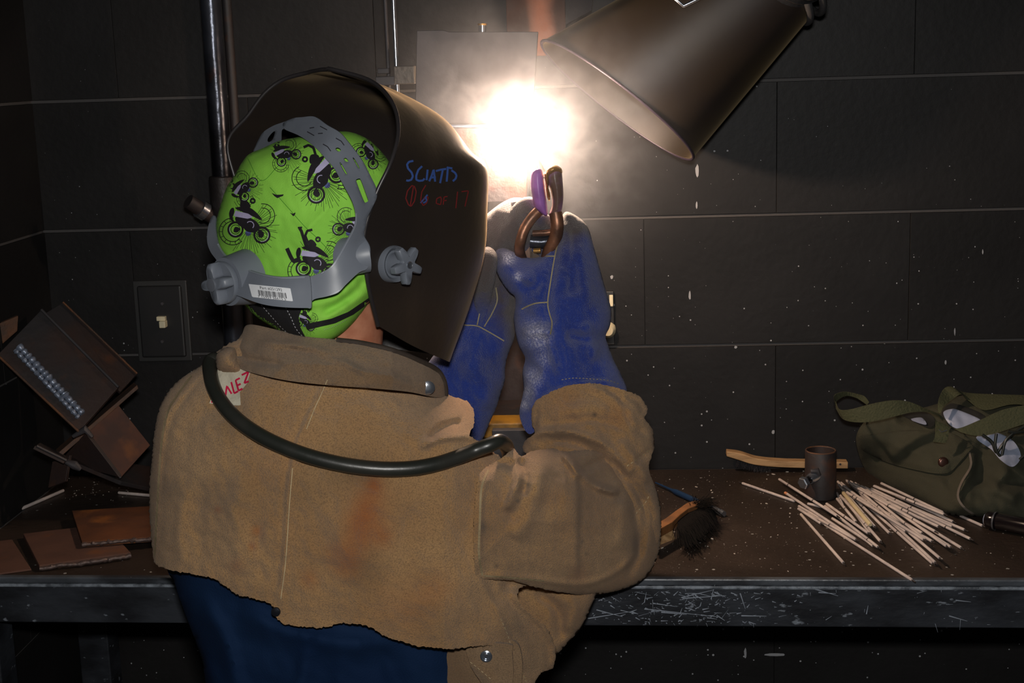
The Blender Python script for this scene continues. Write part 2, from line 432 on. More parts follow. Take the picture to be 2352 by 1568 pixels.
M['shell'] = mat('black_helmet_shell', S(36, 31, 30), .36, bump=.1, bscale=120, col2=S(30, 26, 26), cscale=8, sheen=.16, sheen_tint=(1, .72, .4))
M['paper'] = mat('sticker_paper', S(225, 228, 232), .5)
M['inkblack'] = mat('barcode_ink', S(25, 25, 30), .6)
M['inkblue'] = mat('blue_marker', S(56, 84, 148), .5)
M['inkred'] = mat('red_marker', S(112, 34, 34), .5)
M['inkpink'] = mat('crimson_marker', S(200, 25, 70), .6)
M['tape'] = mat('masking_tape', S(196, 190, 170), .7, bump=.4, bscale=120)
M['rubber'] = mat('black_rubber', S(44, 44, 40), .35, bump=.12, bscale=80, col2=S(36, 38, 34), cscale=20)
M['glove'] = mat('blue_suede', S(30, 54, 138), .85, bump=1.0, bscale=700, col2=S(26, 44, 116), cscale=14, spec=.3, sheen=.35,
                 col3=S(56, 80, 160), c3scale=700, c3=(.5, .8), attr=(('soil', S(76, 68, 68), 1.0), ('glint', S(225, 225, 245), 1.25, (420, .46, .6))))  # grey soil is dirt; the near-white specks are highlights painted into the colour
M['fuzz'] = mat('frayed_seam', S(190, 172, 150), .95, bump=.8)
M['holder'] = mat('purple_insulator', S(170, 112, 190), .38, bump=.12, bscale=70, col2=S(140, 92, 158), cscale=40)
M['copper'] = mat('worn_copper', S(150, 104, 78), .4, metal=.6, bump=.2, col2=S(96, 68, 54), cscale=40)
M['brass'] = mat('brass_jaw', S(170, 130, 70), .4, metal=.7, bump=.5, bscale=150)
M['steel'] = mat('mill_steel', S(62, 60, 63), .6, metal=.15, bump=.25, bscale=60, col2=S(52, 50, 53), cscale=14)
M['rust'] = mat('rusty_steel', S(92, 54, 36), .8, bump=.5, bscale=90, col2=S(66, 44, 36), cscale=14, col3=S(110, 66, 36), c3scale=22, c3=(.58, .72))
M['rust_dark'] = mat('dark_rusty_steel', S(46, 32, 28), .6, bump=.4, bscale=70, col2=S(34, 32, 34), cscale=10, col3=S(66, 40, 26), c3scale=26, c3=(.6, .72))
M['rust_edge'] = mat('rusty_edge', S(92, 58, 34), .7, bump=.4, col2=S(66, 48, 38), cscale=30)
M['bead'] = mat('weld_bead', S(118, 128, 146), .38, metal=.4, bump=.4, bscale=120)
M['chrome'] = mat('bright_steel', S(170, 176, 186), .22, metal=.9, bump=.1, bscale=60)
M['pipe'] = mat('black_pipe', S(70, 74, 84), .28, metal=.7, bump=.6, bscale=45, col2=S(28, 28, 32), cscale=7, col3=S(80, 50, 36), c3scale=14, c3=(.62, .75))
M['hood'] = mat('dark_enamel_hood', S(34, 28, 22), .4, metal=.2, bump=.15, bscale=14, col2=S(27, 23, 24), cscale=6, sheen=.2, sheen_tint=(1, .75, .4))
M['hood_lip'] = mat('hood_lip', S(52, 44, 56), .4, metal=.3, bump=.2)
M['duct'] = mat('flexible_duct', S(30, 30, 32), .5, bump=.3)
M['switch_plate'] = mat('black_cover', (.016, .016, .017), .4)
M['cream'] = mat('cream_plastic', S(214, 204, 172), .5)
M['yellow'] = mat('yellow_paint', S(168, 120, 28), .5, bump=.2, col2=S(110, 80, 30), cscale=20)
M['rod'] = mat('electrode_coating', S(196, 182, 174), .85, bump=.3, bscale=300, col2=S(176, 164, 160), cscale=30)
M['rod_buff'] = mat('electrode_coating_buff', S(196, 178, 140), .85, bump=.3, bscale=300)
M['rod_tip'] = mat('burnt_tip', S(44, 38, 38), .6)
M['rod_orange'] = mat('orange_flux_end', S(196, 130, 90), .8)
M['wood'] = mat('pale_wood', S(178, 142, 100), .7, bump=.3, bscale=60, col2=S(150, 116, 78), cscale=30, stretch=(1, 6, 6))
M['wood_orange'] = mat('brush_wood', S(128, 84, 46), .6, bump=.3, bscale=60, col2=S(100, 66, 38), cscale=30)
M['bristle'] = mat('dark_bristles', S(20, 18, 17), .95, spec=.08)
M['bluemetal'] = mat('blue_tube', S(46, 74, 112), .35, metal=.5)
M['bag'] = mat('olive_canvas', S(54, 53, 38), .9, bump=.4, bscale=700, col2=S(47, 47, 33), cscale=9, col3=S(60, 50, 36), c3scale=12, c3=(.62, .75))
M['web'] = mat('olive_webbing', S(64, 66, 42), .85, bump=.8, bscale=300)
M['hole'] = mat('dark_lining', S(26, 26, 24), .9)
M['plastic'] = mat('white_plastic_bag', S(146, 154, 176), .4, bump=.8, bscale=40)
M['snap'] = mat('copper_snap', S(92, 66, 58), .3, metal=.8)
M['torch'] = mat('glossy_black', S(20, 16, 18), .15, coat=.6)
M['chip'] = mat('slag_chip', S(178, 170, 160), .8)
M['paint_drip'] = mat('pale_paint_drip', S(150, 152, 156), .7)

# ------------------------------------------------------------------ the setting
def structure(name): 
    o = bpy.data.objects.new(name, None); C.objects.link(o); o['kind'] = 'structure'; return o
Z1 = TZ + .607; BH = .2032; BWD = .4064; JX = float(U(2101, 100, 0)[0])
def block_mesh(w, h, d):
    bm = bmesh.new(); bmesh.ops.create_cube(bm, size=1)
    for v in bm.verts: v.co = Vector((v.co.x * (w - .0003), (v.co.y) * d, v.co.z * (h - .0045)))
    bmesh.ops.bevel(bm, geom=[e for e in bm.edges], offset=.0006, segments=1, affect='EDGES')
    me = bpy.data.meshes.new('block'); bm.to_mesh(me); bm.free(); me.materials.append(M['wall']); return me
BM = block_mesh(BWD, BH, .05)
XL = float(U(103, 234, 0)[0]) - .02          # the left corner
wb = structure('wall_back')
MB().box(((XL + 2.0) / 2 - .0, .0285, 1.25), (2.0 - XL + .2, .05, 2.5)).build('mortar', M['joint'], wb, smooth=False)
rows = int(Z1 / BH) + 1
for r in range(-5, rows):
    zc = Z1 - BH * (r + .5)                     # r = 0 is the course just under the first visible joint
    if zc > 2.5 or zc < -.1: continue
    sh = JX + (BWD / 2 if r % 2 == 0 else 0)
    k0 = math.ceil((XL - sh) / BWD)
    x = sh + BWD * k0
    xs = [sh + BWD * (k + .5) for k in range(k0 - 1, 9) if sh + BWD * (k + .5) < 1.9 and sh + BWD * (k + 1) > XL + .004]
    for xc in xs:
        o = bpy.data.objects.new('block', BM); C.objects.link(o); o.parent = wb
        o.location = (xc, .025 + random.uniform(-.0006, .0006), zc)
wl = structure('wall_left')
MB().box((XL - .0285, -1.2, 1.25), (.05, 2.5, 2.5)).build('mortar', M['joint'], wl, smooth=False)
for r in range(-5, rows):
    zc = Z1 - BH * (r + .5)
    if zc > 2.5 or zc < -.1: continue
    for k in range(-1, 6):
        yc = -.2 - BWD * k - (BWD / 2 if r % 2 else 0)
        o = bpy.data.objects.new('block', BM); C.objects.link(o); o.parent = wl
        o.location = (XL - .025, yc, zc); o.rotation_euler = (0, 0, math.pi / 2)
flr = MB().box((.5, -1.3, -.05), (4.4, 3.2, .1)).build('floor', M['floor'], smooth=False, kind='structure')

# pale drips and chips of paint on the block wall
drip = MB()
for (x, y, w, h) in [(1601, 392, 9, 34), (1600, 472, 5, 20), (1584, 678, 6, 26), (2257, 578, 4, 14), (2193, 762, 4, 20), (1690, 797, 8, 8), (2172, 832, 5, 12), (1712, 1500, 7, 30),
                     (1641, 347, 5, 5), (1671, 346, 5, 5), (1738, 198, 5, 5), (1410, 700, 4, 6), (1405, 636, 8, 10), (1480, 1050, 22, 30), (1776, 992, 8, 12), (1780, 1503, 54, 8)]:
    a = RNG.uniform(.7, 1, 9); P = [U(x + w / 2 * math.cos(t) * s, y + h / 2 * math.sin(t) * s, -.0008) for t, s in zip(np.linspace(0, 5.6, 9), a)]
    drip.add(P, [tuple(range(9))])
dp = drip.build('paint_drip', M['paint_drip'], wb, smooth=False); dp['kind'] = 'stuff'

# ------------------------------------------------------------------ bench
bench = thing('workbench', 'long dark rusty steel workbench in front of the block wall', 'workbench', (0.3, -.25, 0))
YF0, YF1 = -.462, -.515
fL, fR = np.array([XL + .003, YF0 - .003]), np.array([1.75, -.530])
def fy(x): return fL[1] + (fR[1] - fL[1]) * (x - fL[0]) / (fR[0] - fL[0])
th = .012
V = [(fL[0], -.003, TZ), (fR[0], -.003, TZ), (fR[0], fR[1] + .004, TZ), (fL[0], fL[1] + .004, TZ)]
MB().add(V + [(a, b, c - th) for a, b, c in V], [(0, 1, 2, 3), (7, 6, 5, 4), (0, 4, 5, 1), (1, 5, 6, 2), (2, 6, 7, 3), (3, 7, 4, 0)]).build('bench_top', M['bench'], bench, smooth=False)
dirx = np.array([fR[0] - fL[0], fR[1] - fL[1], 0]); LEN = np.linalg.norm(dirx); dirx /= LEN; Rz = np.array([[dirx[0], -dirx[1], 0], [dirx[1], dirx[0], 0], [0, 0, 1]])
mid = np.array([(fL[0] + fR[0]) / 2, (fL[1] + fR[1]) / 2, 0]); outn = np.array([dirx[1], -dirx[0], 0])
MB().box(mid + outn * .001 + [0, 0, TZ - .0035], (LEN, .010, .009), Rz).build('edge_strip', mat('worn_edge', (.075, .085, .10), .4, metal=.1, bump=.5, bscale=120, col2=(.025, .027, .032), cscale=18, stretch=(.6, 1, 1)), bench, smooth=False, bevel=.002)
MB().box(mid + outn * .0045 + [0, 0, TZ - .0105], (LEN, .005, .004), Rz).build('weld_line', mat('dull_edge_line', (.22, .25, .29), .45, bump=.5, bscale=200, col2=(.07, .08, .095), cscale=60), bench, smooth=False, bevel=.001)
MB().box(mid + [0, 0, TZ - .037], (LEN, .008, .052), Rz).build('front_rail', M['rail'], bench, smooth=False, bevel=.0015)
for xx in (fL[0] + .04, 1.70):
    MB().box((xx, fy(xx) + .035, (TZ - .06) / 2), (.05, .05, TZ - .06)).build('leg', M['rail'], bench, smooth=False, bevel=.002)
    MB().box((xx, -.04, (TZ - .014) / 2), (.05, .05, TZ - .014)).build('leg', M['rail'], bench, smooth=False, bevel=.002)
# bright scratches on the rail
yr = lambda x: fy(x) - .0052
scr = MB(); g = np.random.default_rng(4)
def scratch(x0, y0, x1, y1, w=2.0):
    d = np.array([x1 - x0, y1 - y0]); n = np.array([-d[1], d[0]]) / (np.hypot(*d) + 1e-9) * w / 2
    q = []
    for (x, y) in ((x0 + n[0], y0 + n[1]), (x1 + n[0] * .3, y1 + n[1] * .3), (x1 - n[0] * .3, y1 - n[1] * .3), (x0 - n[0], y0 - n[1])):
        X = U(x, y, -.5); q.append(U(x, y, yr(X[0]) - .0006))
    scr.add(q, [(0, 1, 2, 3)])
for a in [(1565, 1372, 1640, 1354), (1568, 1374, 1668, 1367), (1480, 1398, 1610, 1412), (1500, 1385, 1550, 1392), (1700, 1362, 1712, 1398), (1880, 1360, 1920, 1363), (1870, 1352, 1925, 1368),
          (2180, 1414, 2222, 1426), (2195, 1378, 2230, 1382), (1990, 1410, 1994, 1390), (1350, 1420, 1450, 1404), (1370, 1400, 1430, 1416)]: scratch(*a, 2.6)
for _ in range(230):
    x = g.normal(1560, 120); y = g.uniform(1358, 1432)
    if x < 1250 or x > 2300: continue
    L_ = g.exponential(9); a = g.normal(0, .5); scratch(x, y, x + L_ * math.cos(a), y + L_ * math.sin(a), g.uniform(.8, 3.2))
for _ in range(60):
    x = g.uniform(1300, 2300); y = g.uniform(1352, 1436); L_ = g.exponential(8); a = g.choice([0, 1.5]) + g.normal(0, .2); scratch(x, y, x + L_ * math.cos(a), y + L_ * math.sin(a), 1.1)
scr.build('scratch', mat('bare_scratch', (.24, .27, .32), .5), bench, smooth=False, recalc=False, kind='stuff')

# ------------------------------------------------------------------ things on the wall behind
def wline(x0, y0, x1, y1, ya, yb=None, n=2):
    a, b = U(x0, y0, ya), U(x1, y1, yb if yb is not None else ya); return [a + (b - a) * t for t in np.linspace(0, 1, n)]
def vert(px, py, y, z0, z1, n=2):
    a = U(px, py, y); return [np.array([a[0], a[1], z]) for z in np.linspace(z0, z1, n)]
pipe = thing('vertical_pipe', 'shiny black vertical pipe against the wall behind the helmet', 'pipe', tuple(vert(497, 200, -.10, TZ, TZ)[0]))
MB().tube(vert(497, 200, -.10, TZ + .001, 2.4, 24), .0150, 20).build('riser', M['pipe'], pipe)
zt = U(505, 450, -.10)[2]
MB().tube(vert(497, 200, -.10, zt - .05, zt + .03), .0205, 20).build('coupling', mat('pipe_coupling', S(38, 34, 34), .5, metal=.3, bump=.3), pipe, bevel=.002)
a = U(500, 505, -.10); b = U(432, 462, -.13)
MB().tube([a, a + (b - a) * .5, b], .011, 14).build('branch_stub', M['rust_dark'], pipe)
MB().tube([a + (b - a) * .42, a + (b - a) * .62], .0145, 14).build('stub_collar', M['chrome'], pipe)
rp = vert(527, 100, -.035, TZ + .001, 2.4)
cond = MB().tube(rp, .0075, 12).build('conduit', M['rust_dark']); props(cond, 'thin rusty conduit running up the wall beside the black pipe', 'conduit')

sw = thing('light_switch', 'black wall switch with a chipped cream toggle', 'switch', tuple(U(372, 740, 0)))
c = U(372, 738, -.006)
MB().box(c, (.072, .010, .116)).build('cover_plate', M['switch_plate'], sw, smooth=False, bevel=.003)
MB().box(c + [0, .004, 0], (.088, .006, .132)).build('backing_plate', mat('switch_back', (.024, .024, .024), .5), sw, smooth=False, bevel=.002)
c = U(371, 731, -.014); MB().box(c, (.014, .010, .007)).build('toggle', M['cream'], sw, smooth=False, bevel=.001)
c = U(375, 744, -.018); MB().box(c, (.010, .014, .011)).build('toggle_tip', M['cream'], sw, smooth=False, bevel=.0015)
for yy in (697, 784): MB().lathe(U(373, yy, -.011), (0, -1, 0), [(0, .003), (.002, .0025)], 10).build('screw', M['steel'], sw)
knob = thing('wall_knob', 'small cream knob on the wall behind the blue glove', 'knob', tuple(U(1396, 755, 0)))
MB().lathe(U(1396, 755, -.001), (0, -1, 0), [(0, .013), (.012, .0125), (.018, .008)], 20).build('cap', M['cream'], knob)
MB().box(U(1396, 730, -.004), (.020, .006, .085)).build('back_strip', M['switch_plate'], knob, smooth=False, bevel=.001)
MB().box(U(1404, 690, -.008), (.006, .006, .018)).build('tab', M['cream'], knob, smooth=False, bevel=.001)

# ------------------------------------------------------------------ extraction hood
hood = thing('fume_hood', 'dark funnel shaped fume extraction hood above the arc', 'extraction hood', tuple(U(1600, 150, -.15)))
yH = -.145
def hring(cx, cy, ax_, ay_, bx, by, depth, n=48, s=1.0, yo=0):
    c0 = U(cx, cy, yH + yo); A = U(cx + ax_ * s, cy + ay_ * s, yH + yo) - c0; B = U(cx + bx * s, cy + by * s, yH + yo) - c0 + np.array([0, depth * s, 0])
    return [c0 + A * np.sign(math.cos(t)) * abs(math.cos(t)) ** .93 + B * math.sin(t) for t in np.linspace(0, 2 * math.pi, n, endpoint=False)]
def hrow(t, s=1.0, yo=0.0):
    e = lambda a, b: a + (b - a) * t
    return hring(e(1418, 1790), e(231, -62), e(172, 64), e(134, 110), e(-22, -12), e(26, 10), e(.075, .055), s=s)
R_ = [hrow(t) for t in (0, .03, .15, .3, .45, .6, .75, .9, 1.0)]
Ri = [hrow(t, .975) for t in (1.0, .6, .3, .03, 0)]
mb = MB(); mb.rings(R_ + Ri + [hrow(0)], cap=False); mb.build('funnel', M['hood'], hood)
lip = np.array(hrow(0, 1.0)); lip = np.vstack([lip, lip[:2]])
MB().tube(lip, .0022, 8, cap=False).build('rolled_lip', M['hood_lip'], hood)
dst = np.array(hrow(1.0)).mean(0)
dP = cr([dst, U(1850, -95, -.2), U(1900, -190, -.19), U(1910, -320, -.18)], 30); rr = .052 + .0035 * np.sin(np.arange(len(dP)) * 1.6)
MB().tube(dP, rr, 28).build('flexible_duct', M['duct'], hood)
for k in (0.0, .18):
    q = np.array(hring(1790 + 80 * k * 2, -62 - 60 * k * 2, 66, 112, -12, 10, .062)); q = np.vstack([q, q[:2]])
    MB().tube(q, .0055, 8, cap=False).build('duct_clamp', mat('clamp_band', S(78, 78, 80), .4, metal=.5), hood)
hp_ = [U(x, y, yH - .078) for x, y in ((1548, -20), (1552, -2), (1570, 14), (1602, -2), (1640, -22))]
MB().tube(hp_, .0028, 8).build('handle', M['chrome'], hood)
hsupp = MB().slab([U(*q) for q in ((1312, -10, -.10), (1362, -10, -.10), (1358, 24, -.11), (1300, 55, -.12))], .006).build('hood_bracket', M['steel'], None, smooth=False)
props(hsupp, 'grey steel bracket plate at the upper edge of the extraction hood', 'bracket')

# ------------------------------------------------------------------ welding stand and coupon
stand = thing('welding_stand', 'rusty upright welding stand holding the steel test plates', 'welding stand', tuple(U(1190, 1050, -.2)))
xl, xr = U(1157, 30, -.095)[0], U(1296, 30, -.095)[0]
zt_ = 2.15
z_lo = U(1190, 130, -.035)[2]
MB().box(((xl + xr) / 2, -.035, (z_lo + zt_) / 2), (xr - xl, .010, zt_ - z_lo)).build('upright', M['rust'], stand, smooth=False, bevel=.001)
cl, c_r = U(1128, 850, -.115)[0], U(1222, 850, -.115)[0]
MB().box(((cl + c_r) / 2, -.045, (TZ + .02 + 1.55) / 2), (c_r - cl, .06, 1.55 - TZ - .02)).build('column', M['rust_dark'], stand, smooth=False, bevel=.002)
MB().lathe(U(1163, 959, -.074), (0, -1, 0), [(0, .0055), (.006, .0055), (.008, .004)], 12).build('yellow_bolt', M['yellow'], stand)
MB().lathe(U(1165, 926, -.074), (0, -1, 0), [(0, .0022), (.003, .0018)], 8).build('set_screw', M['chrome'], stand)
zc = U(1170, 985, -.25)[2]
MB().box(((U(1108, 985, -.25)[0] + U(1228, 985, -.25)[0]) / 2, -.235, zc), (.078, .05, .022)).build('carriage', M['yellow'], stand, smooth=False, bevel=.002)
MB().box(((U(1135, 1000, -.27)[0] + U(1228, 1000, -.27)[0]) / 2, -.268, U(1180, 1010, -.27)[2] - .012), (.062, .014, .055)).build('front_plate', M['steel'], stand, smooth=False, bevel=.001)
MB().box((xl + .02, (-.29 - .04) / 2, U(1190, 110, -.2)[2]), (.03, .25, .03)).build('support_arm', M['rust_dark'], stand, smooth=False, bevel=.001)
MB().box((U(1170, 985, -.18)[0], -.15, zc - .004), (.05, .13, .014)).build('carriage_arm', M['rust_dark'], stand, smooth=False, bevel=.001)
MB().box((U(1170, 1000, -.23)[0], -.16, TZ + .0062), (.17, .22, .010)).build('base_plate', M['rust_dark'], stand, smooth=False, bevel=.001)
MB().box((U(1170, 1000, -.23)[0], -.21, (TZ + .011 + zc) / 2), (.05, .03, zc - TZ - .011)).build('post', M['rust_dark'], stand, smooth=False, bevel=.001)

yP = -.300
coup = thing('test_coupon', 'grey steel test plates being welded along a horizontal seam', 'steel plate', tuple(U(1100, 290, yP)))
MB().slab([U(*q) for q in ((957, 70, yP), (1018, 69, yP), (1030, 73, yP), (1236, 73, yP), (1222, 286, yP), (953, 283, yP))], .0095).build('upper_plate', M['steel'], coup, smooth=False, bevel=.0008)
MB().slab([U(*q) for q in ((953, 292, yP), (1214, 296, yP), (1209, 462, yP), (950, 470, yP))], .0095).build('lower_plate', mat('heated_plate', S(84, 76, 76), .55, metal=.2, bump=.3, col2=S(100, 58, 44), cscale=22, mix=(.45, .6)), coup, smooth=False, bevel=.0008)
bd = [U(x, 289, yP - .001) for x in range(958, 1190, 4)]
MB().tube(bd, .0021, 8).build('weld_bead', M['bead'], coup)
bolt = thing('locating_pin', 'short bright steel pin on the top edge of the plate', 'pin', tuple(U(1108, 66, yP)))
MB().tube(wline(1108, 73, 1108, 57, yP + .004), .0048, 14).build('shank', M['chrome'], bolt)
MB().tube(wline(1108, 58, 1108, 54, yP + .004), .0062, 14).build('cap', M['brass'], bolt)

yR = -.27
rod = thing('clamp_rod', 'bright vertical clamp rod with a steel clamp beside the plate', 'rod clamp', tuple(U(905, 190, yR)))
MB().tube(vert(908, 100, yR, U(905, 240, yR)[2], 2.1), .0032, 14).build('front_rod', M['chrome'], rod)
MB().tube(vert(889, 100, yR + .01, U(889, 240, yR)[2], 2.1), .0026, 14).build('rear_rod', M['steel'], rod)
zq = U(905, 178, yR)[2]
MB().box(((U(866, 178, yR)[0] + U(908, 178, yR)[0]) / 2, yR, zq - .004), (.026, .022, .012)).build('lower_jaw', M['steel'], rod, smooth=False, bevel=.0012)
MB().box(U(882, 163, yR), (.016, .016, .007)).build('upper_jaw', M['steel'], rod, smooth=False, bevel=.001)
MB().box(U(931, 172, yR), (.028, .024, .024)).build('clamp_body', mat('cast_steel', S(96, 90, 84), .6, metal=.3, bump=.9, bscale=120), rod, smooth=False, bevel=.0015)
MB().box(U(921, 186, yR + .002), (.040, .014, .006)).build('bridge', M['rust_dark'], rod, smooth=False, bevel=.001)

# ------------------------------------------------------------------ arc, smoke
AX, AY, AYW = 1192, 304, -.303
arc_p = U(AX, AY, AYW)
arcm = bpy.data.materials.new('arc_light'); arcm.use_nodes = True; nt = arcm.node_tree; nt.nodes.clear()
em = nt.nodes.new('ShaderNodeEmission'); em.inputs[0].default_value = (1.0, .72, .52, 1); em.inputs[1].default_value = ARC_LIGHT
ou = nt.nodes.new('ShaderNodeOutputMaterial'); nt.links.new(em.outputs[0], ou.inputs[0])
bm = bmesh.new(); bmesh.ops.create_icosphere(bm, subdivisions=3, radius=.0165)
for v in bm.verts:
    n_ = v.co.normalized(); v.co *= 1 + .22 * math.sin(5 * n_.x + 2) * math.sin(4 * n_.z + 1) + .12 * math.sin(9 * n_.x)
    v.co.x *= 1.25
me = bpy.data.meshes.new('welding_arc'); bm.to_mesh(me); bm.free()
arc = link('welding_arc', me, arcm, None, True); arc.location = Vector(arc_p)
props(arc, 'blinding white welding arc burning at the seam of the plates', 'arc')

sm = bpy.data.materials.new('weld_smoke'); sm.use_nodes = True; nt = sm.node_tree; nt.nodes.clear(); N = nt.nodes; L = nt.links
ou = N.new('ShaderNodeOutputMaterial'); vs = N.new('ShaderNodeVolumeScatter'); vs.inputs['Color'].default_value = (.82, .88, .98, 1); vs.inputs['Anisotropy'].default_value = .0
L.new(vs.outputs[0], ou.inputs['Volume'])
g_ = N.new('ShaderNodeNewGeometry'); sub = N.new('ShaderNodeVectorMath'); sub.operation = 'SUBTRACT'; L.new(g_.outputs['Position'], sub.inputs[0]); sub.inputs[1].default_value = tuple(arc_p)
ln = N.new('ShaderNodeVectorMath'); ln.operation = 'LENGTH'; L.new(sub.outputs[0], ln.inputs[0])
mr = N.new('ShaderNodeMapRange'); mr.interpolation_type = 'SMOOTHSTEP'; mr.inputs[1].default_value = .335; mr.inputs[2].default_value = .0; mr.inputs[3].default_value = 0; mr.inputs[4].default_value = 1; L.new(ln.outputs['Value'], mr.inputs[0])
nz = N.new('ShaderNodeTexNoise'); nz.inputs['Scale'].default_value = 26; nz.inputs['Detail'].default_value = 5; nz.inputs['Distortion'].default_value = 1.4; L.new(g_.outputs['Position'], nz.inputs['Vector'])
nr = N.new('ShaderNodeMapRange'); nr.inputs[1].default_value = .42; nr.inputs[2].default_value = .66; nr.inputs[3].default_value = .55; nr.inputs[4].default_value = 2.4; L.new(nz.outputs[0], nr.inputs[0])
pw_ = N.new('ShaderNodeMath'); pw_.operation = 'POWER'; L.new(mr.outputs[0], pw_.inputs[0]); pw_.inputs[1].default_value = 2.6
mu = N.new('ShaderNodeMath'); mu.operation = 'MULTIPLY'; L.new(pw_.outputs[0], mu.inputs[0]); L.new(nr.outputs[0], mu.inputs[1])
m2 = N.new('ShaderNodeMath'); m2.operation = 'MULTIPLY'; L.new(mu.outputs[0], m2.inputs[0]); m2.inputs[1].default_value = HAZE; L.new(m2.outputs[0], vs.inputs['Density'])
bm = bmesh.new(); bmesh.ops.create_icosphere(bm, subdivisions=3, radius=.34)
me = bpy.data.meshes.new('weld_smoke'); bm.to_mesh(me); bm.free()
smo = link('weld_smoke', me, sm, None, True); smo.location = Vector(arc_p); props(smo, 'thin drifting smoke around the bright arc', 'smoke', kind='stuff')

# ------------------------------------------------------------------ the welder
hip = U(760, 1900, -.66)
person = thing('person', 'welder seen from behind in a tan leather jacket, green cap and blue gloves', 'person', (float(hip[0]), -.66, 0))
def skin_body():
    J = {}; E_ = []; R = {}
    def j(n, p, r, par=None):
        J[n] = np.array(p, float); R[n] = r
        if par: E_.append((par, n))
    px = lambda a, b, y: U(a, b, y)
    pel = px(750, 1800, -.65); j('pelvis', pel, .09)
    j('waist', px(740, 1500, -.64), .07, 'pelvis'); j('chest', px(725, 1180, -.65), .09, 'waist'); j('upper', px(725, 980, -.65), .085, 'chest')
    j('neck', px(780, 860, -.61), .046, 'upper'); j('neck2', px(805, 770, -.605), .045, 'neck'); j('head', px(740, 640, -.61), .075, 'neck2'); j('crown', px(725, 500, -.60), .085, 'head')
    j('shR', px(950, 1090, -.66), .045, 'upper'); j('elR', px(1400, 1225, -.565), .036, 'shR'); j('wrR', px(1340, 900, -.425), .022, 'elR'); j('haR', px(1290, 740, -.405), .022, 'wrR')
    j('shL', px(490, 985, -.64), .055, 'upper'); j('elL', px(760, 1200, -.50), .036, 'shL'); j('wrL', px(1040, 1010, -.370), .022, 'elL'); j('haL', px(1110, 800, -.37), .022, 'wrL')
    for s, nm in ((1, 'R'), (-1, 'L')):
        h = pel + np.array([.085 * s, -.01 * s, -.06]); j('hip' + nm, h, .08, 'pelvis')
        k = np.array([h[0] + .01 * s, -.69, h[2] * .53]); j('knee' + nm, k, .052, 'hip' + nm)
        a_ = np.array([h[0] + .015 * s, -.68, .09]); j('ank' + nm, a_, .036, 'knee' + nm)
        j('toe' + nm, a_ + [.03 * s, .15, -.045], .03, 'ank' + nm)
    names = list(J); me = bpy.data.meshes.new('body'); me.from_pydata([tuple(J[n]) for n in names], [(names.index(a), names.index(b)) for a, b in E_], [])
    ob = bpy.data.objects.new('body', me); C.objects.link(ob)
    ob.modifiers.new('skin', 'SKIN'); me.skin_vertices[0].data[0].use_root = True
    for i, n in enumerate(names): me.skin_vertices[0].data[i].radius = (R[n], R[n])
    sb = ob.modifiers.new('sub', 'SUBSURF'); sb.levels = 2
    bpy.context.view_layer.update(); dg = bpy.context.evaluated_depsgraph_get(); ev = bpy.data.meshes.new_from_object(ob.evaluated_get(dg))
    bpy.data.objects.remove(ob); return ev, J
ev, J = skin_body()
fdir = np.array([.57, .80, -.12]); fdir /= np.linalg.norm(fdir); rdir = np.array([.82, -.57, 0]); udir = np.cross(rdir, fdir)
hc = U(735, 560, -.605)
bm = bmesh.new(); bm.from_mesh(ev)
def ell(c, rx, ry, rz, sub=3):
    b2 = bmesh.new(); bmesh.ops.create_icosphere(b2, subdivisions=sub, radius=1)
    vs = [bm.verts.new(Vector(c + rdir * (v.co.x * rx) + fdir * (v.co.y * ry) + udir * (v.co.z * rz))) for v in b2.verts]
    for f in b2.faces: bm.faces.new([vs[v.index] for v in f.verts])
    b2.free()
def hd(r, f, u): return hc + rdir * r + fdir * f + udir * u
ell(hc, .074, .094, .098); ell(hd(0, .045, -.07), .052, .05, .045); ell(hd(0, .085, -.085), .026, .018, .018)      # skull, jaw, chin
ell(hd(0, .105, -.025), .012, .02, .024); ell(hd(0, .095, .0), .009, .014, .022); ell(hd(0, .096, -.058), .024, .009, .008)   # nose, bridge, lips
ell(hd(0, .082, .018), .055, .016, .010)                                                                         # brow
for s in (1, -1): ell(hd(.078 * s, -.005, -.035), .009, .018, .032); ell(hd(.045 * s, .07, -.03), .02, .02, .022)
me = bpy.data.meshes.new('body'); bm.to_mesh(me); bm.free()
ob = bpy.data.objects.new('tmp', me); C.objects.link(ob); rm = ob.modifiers.new('r', 'REMESH'); rm.mode = 'VOXEL'; rm.voxel_size = .0055
smm = ob.modifiers.new('s', 'SMOOTH'); smm.factor = .6; smm.iterations = 4
bpy.context.view_layer.update(); me = bpy.data.meshes.new_from_object(ob.evaluated_get(bpy.context.evaluated_depsgraph_get())); bpy.data.objects.remove(ob)
link('body', me, M['skin'], person, True)
for s in (1, -1):
    MB().lathe(hd(.03 * s, .078, -.002), fdir, [(-.011, .003), (-.006, .010), (.004, .011), (.010, .006), (.0115, .001)], 14).build('eye', M['eye'], person)

